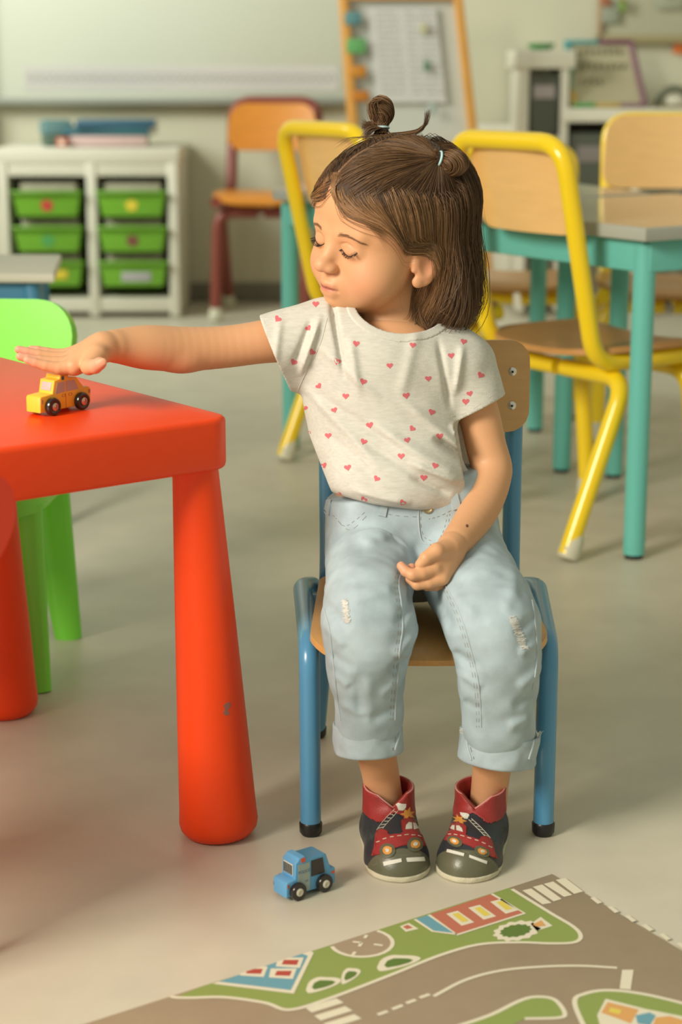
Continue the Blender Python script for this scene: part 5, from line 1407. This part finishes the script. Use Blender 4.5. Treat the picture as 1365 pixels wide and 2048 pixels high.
for (hx, hy) in hearts:
    rt_ = rnd.uniform(-0.7, 0.7); s_ = rnd.uniform(0.40, 0.47); pl = []
    for t in np.linspace(0, 2*math.pi, 18)[:-1]:
        a = 16*math.sin(t)**3*s_; b_ = -(13*math.cos(t)-5*math.cos(2*t)-2*math.cos(3*t)-math.cos(4*t))*s_*0.95
        pl.append((hx+a*math.cos(rt_)-b_*math.sin(rt_), hy+a*math.sin(rt_)+b_*math.cos(rt_)))
    patch(q, bs, pl, 0.00025, 4.0)
tag(q.build('heart_prints', m_heart, shirt), kind='stuff')
m_stitch = mat('shirt_thread', (0.60, 0.57, 0.50), 0.9)
q = MB()
sewn(q, bs, [(528, 640), (540, 690), (560, 738), (588, 772)], 0.00025, (3, 1)); sewn(q, bs, [(905, 833), (940, 822), (986, 790)], 0.00025, (3, 1))
sewn(q, bs, [(655, 636), (640, 690), (612, 745), (592, 790)], 0.0004)
tag(q.build('hem_stitching', m_stitch, shirt), kind='stuff')

# ---------------------------------------------------------------- jeans
m_jean = mat('light_denim', (0.40, 0.495, 0.545), 0.85, var=0.16, vscale=30, bump=0.35, bscale=1500, detail=6)
m_jeand = mat('denim_cuff', (0.40, 0.485, 0.53), 0.85, var=0.10, vscale=60, bump=0.3, bscale=1300)
jn = SDF((-0.060, 1.84, 0.075), (0.235, 2.235, 0.405), 0.0017)
jn.ell(A(826, 1068, 2.125), (0.100, 0.080, 0.080), 0.01)
jn.cap(A(760, 1010, 2.10), A(880, 1000, 2.10), 0.060, None, 0.03, flat=((0, 1, 0), 0.95))
jn.cap(A(748, 1108, 2.090), A(736, 1200, 1.965), 0.056, 0.046, 0.014)
jn.cap(A(912, 1106, 2.090), A(972, 1215, 1.965), 0.056, 0.050, 0.014)
def leg_(pts, k=0.012):
    for a, b_ in zip(pts[:-1], pts[1:]): jn.cap(A(*a[:3]), A(*b_[:3]), a[3], b_[3], k)
leg_([(736, 1200, 1.965, .045), (738, 1248, 1.930, .0490), (737, 1300, 1.925, .0435), (733, 1350, 1.930, .0395), (738, 1420, 1.935, .0345), (738, 1450, 1.940, .0325), (738, 1480, 1.942, .030)])
leg_([(972, 1212, 1.965, .049), (988, 1255, 1.930, .0490), (996, 1310, 1.925, .0435), (998, 1370, 1.930, .0415), (996, 1440, 1.935, .0370), (997, 1465, 1.940, .0355), (997, 1495, 1.942, .033)])
f2 = lambda a, b_, h_, w_: (A(*a, 1.93), A(*b_, 1.93), h_, w_)
jfold = [f2((790, 1090), (690, 1085), .0040, .007), f2((830, 1130), (700, 1125), -.0040, .007), f2((800, 1160), (690, 1180), .0040, .007), f2((655, 1200), (700, 1235), -.0045, .006), f2((650, 1235), (690, 1270), .0040, .006),
    f2((830, 1190), (790, 1230), -.0050, .006), f2((835, 1250), (790, 1290), .0060, .008), f2((815, 1300), (780, 1320), -.0050, .006), f2((660, 1290), (710, 1310), -.0035, .006), f2((665, 1330), (700, 1350), .0035, .006),
    f2((800, 1340), (760, 1370), .0035, .006), f2((790, 1400), (740, 1420), -.0030, .006), f2((680, 1390), (730, 1410), .0030, .006), f2((735, 1310), (740, 1430), .0030, .007), f2((715, 1320), (720, 1420), -.0025, .005),
    f2((860, 1190), (910, 1250), -.0050, .007), f2((890, 1180), (950, 1210), .0040, .008), f2((1040, 1150), (1000, 1200), .0035, .008), f2((1070, 1220), (1020, 1240), -.0040, .006), f2((1075, 1265), (1030, 1280), .0045, .006),
    f2((905, 1290), (950, 1310), -.0040, .006), f2((915, 1330), (960, 1350), .0035, .006), f2((1080, 1320), (1030, 1350), .0045, .007), f2((1070, 1370), (1020, 1390), -.0040, .006), f2((925, 1390), (960, 1400), -.0030, .006), f2((1060, 1420), (1010, 1430), .0035, .006),
    f2((650, 1060), (760, 1070), -.0022, .006), f2((700, 1110), (820, 1105), .0030, .008), f2((860, 1060), (980, 1090), .0020, .006)]
def jd(P):
    r_ = ridge(P, jfold)*(P[:, 1] < 2.03)
    fl = np.clip((0.30-P[:, 2])/0.05, 0, 1)
    return r_*0.85+0.0011*noise3(P, 46, 5)*(0.4+fl)+0.0006*noise3(P, 140, 6)
jn.disp(jd)
wp = A(800, 985, 2.05); jn.plane(wp, (-0.22, 0.02, 1.0), 0.003)
jn.plane((0, 0, 0.128), (0, 0, -1.0))
jn.cap(A(755, 1490, 1.952), A(757, 1560, 1.955), 0.027, 0.028, 0.002, 'sub'); jn.cap(A(988, 1505, 1.952), A(986, 1575, 1.955), 0.027, 0.028, 0.002, 'sub')
jv, jq = jn.mesh(); jeans = npmesh('jeans', jv, jq, m_jean, girl)
def cuff(cx, cy, rx, h_, tilt, Y0, ank):
    """rolled-up denim turn-up"""
    c = A(cx, cy, Y0); s = SDF(c-np.array([0.055, 0.055, 0.035]), c+np.array([0.055, 0.055, 0.035]), 0.0014)
    ax = np.array([math.sin(tilt), 0.10, math.cos(tilt)]); ax /= np.linalg.norm(ax)
    s.cap(c-ax*0.03, c+ax*0.03, rx*0.98, rx*1.0, 0.001)
    s.disp(lambda P: 0.0012*noise3(P, 90, 7)+0.0008*noise3(P, 170, 8))
    s.plane(c+ax*h_/2, ax, 0.0022); s.plane(c-ax*h_/2, -ax, 0.004)
    s.cap(c-ax*0.04, c+ax*0.0, rx*0.84, None, 0.003, 'sub')
    s.cap(c+ax*(h_*0.30), c+ax*0.04, rx*0.90, None, 0.003, 'sub')
    v_, q_ = s.mesh(); return npmesh('trouser_cuff', v_, q_, m_jeand, jeans)
cuff1 = cuff(737, 1474, 0.0392, 0.034, -0.03, 1.942, None); cuff2 = cuff(998, 1492, 0.0445, 0.035, 0.10, 1.944, None)
bj = bvh_of([jeans]); bc = bvh_of([cuff1, cuff2])
m_seam = mat('seam_thread', (0.25, 0.22, 0.19), 0.9); m_pale = mat('frayed_thread', (0.72, 0.72, 0.68), 0.9); m_seamw = mat('denim_seam', (0.46, 0.52, 0.55), 0.9)
q = MB(); w = MB()
for pts in ([(806, 1135), (798, 1165), (802, 1200), (806, 1250), (800, 1300), (796, 1350), (792, 1400), (790, 1440)], [(888, 1165), (905, 1195), (925, 1240), (940, 1290), (955, 1350), (962, 1410), (963, 1455)]):
    sewn(w, bj, pts, 0.0007, off=0.0); sewn(q, bj, [(a-4, b_) for a, b_ in pts], 0.00026, (3, 1), sub=12); sewn(q, bj, [(a-9, b_) for a, b_ in pts], 0.00026, (3, 1), sub=12)
for pts in ([(846, 1012), (842, 1040), (848, 1072), (868, 1084)], [(672, 1036), (690, 1052), (712, 1040), (735, 1020)], [(895, 1030), (890, 1055), (880, 1078)], [(900, 1028), (896, 1056), (886, 1080)], [(766, 1026), (800, 1032), (838, 1034)], [(666, 1030), (700, 1060), (738, 1028)], [(858, 1038), (880, 1032), (905, 1020)]):
    sewn(q, bj, pts, 0.00026, (3, 1), sub=9)
sewn(w, bj, [(642, 1080), (648, 1150), (648, 1210), (660, 1260), (668, 1330), (676, 1400), (682, 1440)], 0.0008)
sewn(w, bj, [(1012, 1090), (1045, 1140), (1064, 1200), (1072, 1260), (1074, 1320), (1064, 1390)], 0.0008)
sewn(w, bj, [(838, 1012), (838, 1045), (844, 1080), (862, 1090)], 0.0009)
tag(q.build('seam_stitching', m_seam, jeans), kind='stuff'); tag(w.build('seam_ridges', m_seamw, jeans), kind='stuff')
# ripped knees
def rip(cx, cy, hh, ww, lean, seed):
    r2 = random.Random(seed); q = MB(); patch(q, bj, [(cx-ww*0.6, cy-hh/2), (cx+ww*0.5, cy-hh/2+4), (cx+ww*0.5+lean*0.5, cy), (cx+ww*0.6+lean, cy+hh/2), (cx-ww*0.3+lean, cy+hh/2-3), (cx-ww*0.6+lean*0.5, cy)], 0.0003, 4)
    q.build('ripped_patch', mat('rip_base', (0.58, 0.57, 0.52), 0.95), jeans)
    q = MB()
    for i in range(int(hh*1.1)):
        t = r2.uniform(0, 1); y0 = cy-hh/2+hh*t; x0 = cx+lean*t; L_ = ww*r2.uniform(0.5, 1.0)
        sewn(q, bj, [(x0-L_, y0+r2.uniform(-3, 3)), (x0, y0+r2.uniform(-2, 3)), (x0+L_, y0+r2.uniform(-4, 4))], 0.00030, off=r2.uniform(0.0002, 0.0012), seg=4, sub=3)
    tag(q.build('frayed_threads', m_pale, jeans), kind='stuff')
rip(690, 1222, 46, 8, 6, 1); rip(1024, 1266, 66, 9, 26, 2)
# button, belt loops, cuff seams
h_, n_ = hit(bj, 856, 1016)
if h_ is not None:
    if n_.dot(h_-Vector(CAMP)) > 0: n_ = -n_
    Mb = Matrix.Translation(h_) @ n_.to_track_quat('Z', 'Y').to_matrix().to_4x4()
    MB().lathe([(0.0062, -0.001), (0.0064, 0.0012), (0.0052, 0.0020), (0.0045, 0.0014), (0.0001, 0.0016)], 24, Mb).build('button', mat('brass_button', (0.42, 0.34, 0.20), 0.4, metal=0.6), jeans)
for pl in ([(764, 1004), (778, 1006), (772, 1034), (756, 1030)], [(898, 980), (912, 976), (922, 1016), (906, 1020)], [(655, 1000), (664, 1002), (660, 1030), (650, 1026)]):
    patch(MB(), bj, pl, 0.0018, 4).build('belt_loop', m_jeand, jeans)
q = MB(); w = MB()
sewn(w, bc, [(800, 1446), (798, 1470), (790, 1500)], 0.0011); sewn(q, bc, [(795, 1448), (793, 1470), (785, 1500)], 0.0005, (3, 1)); sewn(w, bc, [(934, 1462), (936, 1490), (944, 1520)], 0.0011); sewn(q, bc, [(939, 1464), (941, 1490), (949, 1518)], 0.0005, (3, 1))
sewn(w, bc, [(1070, 1462), (1066, 1490), (1058, 1518)], 0.0010)
tag(w.build('cuff_seam', m_seamw, jeans), kind='stuff'); tag(q.build('cuff_stitching', m_seam, jeans), kind='stuff')
q = MB(); r2 = random.Random(8)
for (x0, x1, y0, y1, n_) in ((918, 960, 1462, 1470, 34), (1046, 1082, 1466, 1470, 34), (780, 806, 1440, 1450, 16), (962, 1046, 1470, 1476, 22)):
    for i in range(n_):
        t = r2.random(); xx = x0+(x1-x0)*t; yy = y0+(y1-y0)*t; Yd = 1.905
        h_, nn = hit(bc, xx, yy+6)
        if h_ is None or h_.y > 1.96: continue
        Yd = h_.y-0.0005
        e = [A(xx, yy+4, Yd), A(xx+r2.uniform(-4, 4), yy-3, Yd-0.001), A(xx+r2.uniform(-8, 8), yy-r2.uniform(2, 9), Yd-0.001)]
        q.tube([Vector(k_) for k_ in e], [0.0004, 0.0003, 0.0002], 4)
tag(q.build('cuff_fraying', m_pale, jeans), kind='stuff')

# ---------------------------------------------------------------- soft leather shoes
m_navy = mat('navy_leather', (0.030, 0.034, 0.042), 0.42, var=0.12, vscale=60, bump=0.25, bscale=500)
m_olive = mat('olive_leather', (0.115, 0.115, 0.070), 0.34, var=0.05, vscale=50, bump=0.15, bscale=500)
m_sred = mat('red_leather', (0.33, 0.030, 0.028), 0.5, var=0.10, vscale=90, bump=0.4, bscale=420)
m_sole = mat('cream_sole', (0.62, 0.57, 0.42), 0.9, bump=0.8, bscale=900)
m_lin = mat('dark_lining', (0.06, 0.06, 0.055), 0.9); m_pipe = mat('pink_edge', (0.62, 0.28, 0.25), 0.8)
m_wht = mat('white_leather', (0.70, 0.68, 0.60), 0.6); m_org = mat('orange_leather', (0.68, 0.30, 0.05), 0.5); m_cthr = mat('cream_thread', (0.66, 0.62, 0.50), 0.8); m_rthr = mat('dark_red_thread', (0.20, 0.010, 0.012), 0.7); m_nthr = mat('navy_thread', (0.008, 0.009, 0.012), 0.7)
def shoe(origin, ang, mir, P):
    """local frame: y towards the toe, z up"""
    M = Matrix.Translation(Vector((origin[0], origin[1], 0.0005))) @ Matrix.Rotation(ang, 4, 'Z')
    Mn = np.array(M)[:3, :3]; Tn = np.array(M)[:3, 3]
    def world(v): return v @ Mn.T+Tn
    s = SDF((-0.045, -0.012, -0.002), (0.045, 0.152, 0.095), 0.0011)
    s.cap((0, 0.026, 0.020), (0, 0.033, 0.074), 0.0285, 0.0280, 0.004, flat=((0, 1, 0), 1.08))
    s.cap((0, 0.030, 0.014), (mir*0.002, 0.085, 0.010), 0.0290, 0.0325, 0.014)
    s.ell((mir*0.002, 0.098, 0.006), (0.0345, 0.0400, 0.0310), 0.012)
    s.cap((0, 0.050, 0.030), (0, 0.085, 0.018), 0.0240, 0.0200, 0.016)
    s.disp(lambda Q: 0.0005*noise3(Q, 130, 3)+0.0010*noise3(Q, 55, 4+mir)*(Q[:, 2] > 0.03))
    s.plane((0, 0, 0.0045), (0, 0, -1.0))
    s.plane((0, 0.03, 0.068), (0, 0.06, 1.0), 0.001)
    # opening with a notch at the front
    s.cap((0, 0.031, 0.030), (0, 0.033, 0.10), 0.0242, 0.0255, 0.002, 'sub')
    X, Y, Z = s.ax[0][:, None, None], s.ax[1][None, :, None], s.ax[2][None, None, :]
    notch = np.maximum(0.0530+np.abs(X-mir*0.001)*0.8-Z, 0.038-Y).astype(np.float32)
    full = s.F.copy()
    s.F = np.maximum(s.F, -notch)
    v_, q_ = s.mesh(); up = npmesh('shoe', world(v_), q_, m_navy, girl)
    def sub_(nm, off_, cond, m_):
        t = SDF.__new__(SDF); t.lo, t.h, t.n, t.ax = s.lo, s.h, s.n, s.ax; t.F = np.maximum(s.F-off_, cond.astype(np.float32))
        a, b_ = t.mesh(); return npmesh(nm, world(a), b_, m_, up)
    cz = np.where(Y > 0.030, 0.0400+0.0110*np.exp(-(X/0.015)**2), 0.040)+0*Z
    red = sub_('ankle_band', 0.0009, cz-Z+0*X+0*Y, m_sred)
    toe = sub_('toe_cap', 0.0010, (0.1150-5.0*(X*X)-(Y-(Z-0.012)*0.35))*0.9+0*Z, m_olive)
    loop = []
    for t_ in np.linspace(math.pi/2+0.02, math.pi/2+2*math.pi-0.02, 60):
        px_, py_ = 0.0272*math.cos(t_), 0.0325+0.0290*math.sin(t_)
        zz_ = 0.068-(py_-0.03)*0.06+0.0004
        if py_ > 0.038: zz_ = min(zz_, 0.0535+abs(px_)*0.8)
        loop.append(Vector(world(np.array([px_, py_, zz_]))))
    MB().tube(loop, 0.0011, 7).build('edge_piping', m_pipe, up)
    t = SDF.__new__(SDF); t.lo, t.h, t.n, t.ax = s.lo, s.h, s.n, s.ax
    so = SDF((-0.045, -0.012, -0.001), (0.045, 0.152, 0.014), 0.0011)
    so.cap((0, 0.026, 0.004), (mir*0.002, 0.085, 0.004), 0.0300, 0.0335, 0.01); so.ell((mir*0.002, 0.100, 0.004), (0.0355, 0.0405, 0.03), 0.008)
    so.disp(lambda Q: 0.0005*noise3(Q, 300, 3)); so.plane((0, 0, 0.0062), (0, 0, 1.0), 0.001); so.plane((0, 0, 0.0), (0, 0, -1.0), 0.001)
    a, b_ = so.mesh(); npmesh('sole', world(a), b_, m_sole, up)
    return up, red, toe
P_ = None
s1 = shoe(gnd(767, 1663), math.radians(180+9), 1, None)
s2 = shoe(gnd(971, 1666), math.radians(180-16), -1, None)
def decorate(up, red, toe, T, sx):
    """T maps picture offsets of the left motif; everything is laid on the leather"""
    b1 = bvh_of([up, red, toe]); br = bvh_of([red]); bt = bvh_of([toe])
    P = lambda L_: [T(*p) for p in L_]
    truck = [(744, 1712), (749, 1695), (752, 1668), (756, 1660), (766, 1658), (775, 1663), (778, 1670), (800, 1668), (806, 1665), (804, 1655), (803, 1642), (808, 1637), (815, 1638), (818, 1633), (824, 1638), (833, 1642), (840, 1660), (846, 1675), (852, 1692), (838, 1692), (820, 1690), (800, 1693), (785, 1700), (765, 1708)]
    patch(MB(), b1, P(truck), 0.0009, 3.5).build('truck_patch', m_sred, up)
    for w_ in ([(812, 1652), (817, 1646), (823, 1647), (824, 1659), (811, 1660)], [(826, 1647), (831, 1648), (836, 1658), (828, 1660)]): patch(MB(), b1, P(w_), 0.0015, 3).build('window_patch', m_wht, up)
    for (cx, cy) in ((776, 1702), (830, 1690)):
        for r_, m_, hh, nm in ((15.5, m_olive, 0.0014, 'wheel_patch'), (9, m_org, 0.0019, 'wheel_disc'), (4.3, m_wht, 0.0023, 'wheel_hub')):
            patch(MB(), b1, P([(cx+r_*math.cos(a), cy+r_*0.92*math.sin(a)) for a in np.linspace(0, 6.283, 17)[:-1]]), hh, 3).build(nm, m_, up)
    patch(MB(), b1, P([(793, 1610), (798, 1607), (812, 1608), (811, 1616), (806, 1622), (798, 1621)]), 0.0012, 3).build('bucket_patch', m_wht, up)
    star = [(816 + r_*math.cos(a), 1629+r_*math.sin(a)) for a, r_ in zip(np.linspace(-0.4, 5.88, 15)[:-1], [15, 7]*7)]
    patch(MB(), b1, P(star), 0.0007, 3).build('star_patch', m_org, up)
    q = MB()
    for L_ in ([(754, 1660), (764, 1646), (776, 1632), (790, 1618)], [(766, 1657), (776, 1645), (788, 1632), (796, 1622)]): sewn(q, b1, P(L_), 0.00033)
    for k_ in range(6):
        f = (k_+0.5)/6; sewn(q, b1, P([(754+36*f, 1660-42*f), (766+30*f, 1657-35*f)]), 0.0003)
    for (x0, y0, x1, y1) in ((754, 1685, 761, 1683), (767, 1679, 774, 1677), (781, 1675, 788, 1674), (795, 1673, 803, 1672), (809, 1671, 817, 1670), (823, 1671, 830, 1671), (836, 1672, 842, 1674)): sewn(q, b1, P([(x0, y0), (x1, y1)]), 0.00045, off=0.0008)
    tag(q.build('ladder_stitching', m_cthr, up), kind='stuff')
    ins = [(x*0.93+798*0.07, y*0.93+1676*0.07) for x, y in truck]
    q = MB(); sewn(q, b1, P(ins+ins[:1]), 0.00028, (4, 2), off=0.0008, sub=5); tag(q.build('patch_stitching', m_rthr, up), kind='stuff')
    for pl in ([(767, 1724), (803, 1717), (804, 1724), (769, 1732)], [(813, 1716), (848, 1714), (850, 1722), (815, 1724)]):
        patch(MB(), b1, P(pl), 0.0009, 3.5).build('road_patch', m_wht, up)
    q = MB(); sewn(q, bt, P([(748, 1731), (775, 1716), (806, 1711), (835, 1709), (853, 1713)]), 0.0003, (4, 2)); tag(q.build('toe_stitching', mat('olive_thread', (0.22, 0.21, 0.14), 0.8), up), kind='stuff')
    return b1
def Tl(x, y): return (x, y)
decorate(*s1, Tl, 1)
def Tr(x, y):
    dx, dy = x-803, y-1696
    return (937.5-0.963*dx+0.0816*dy, 1694-0.2014*dx+0.76*dy)
decorate(*s2, Tr, -1)
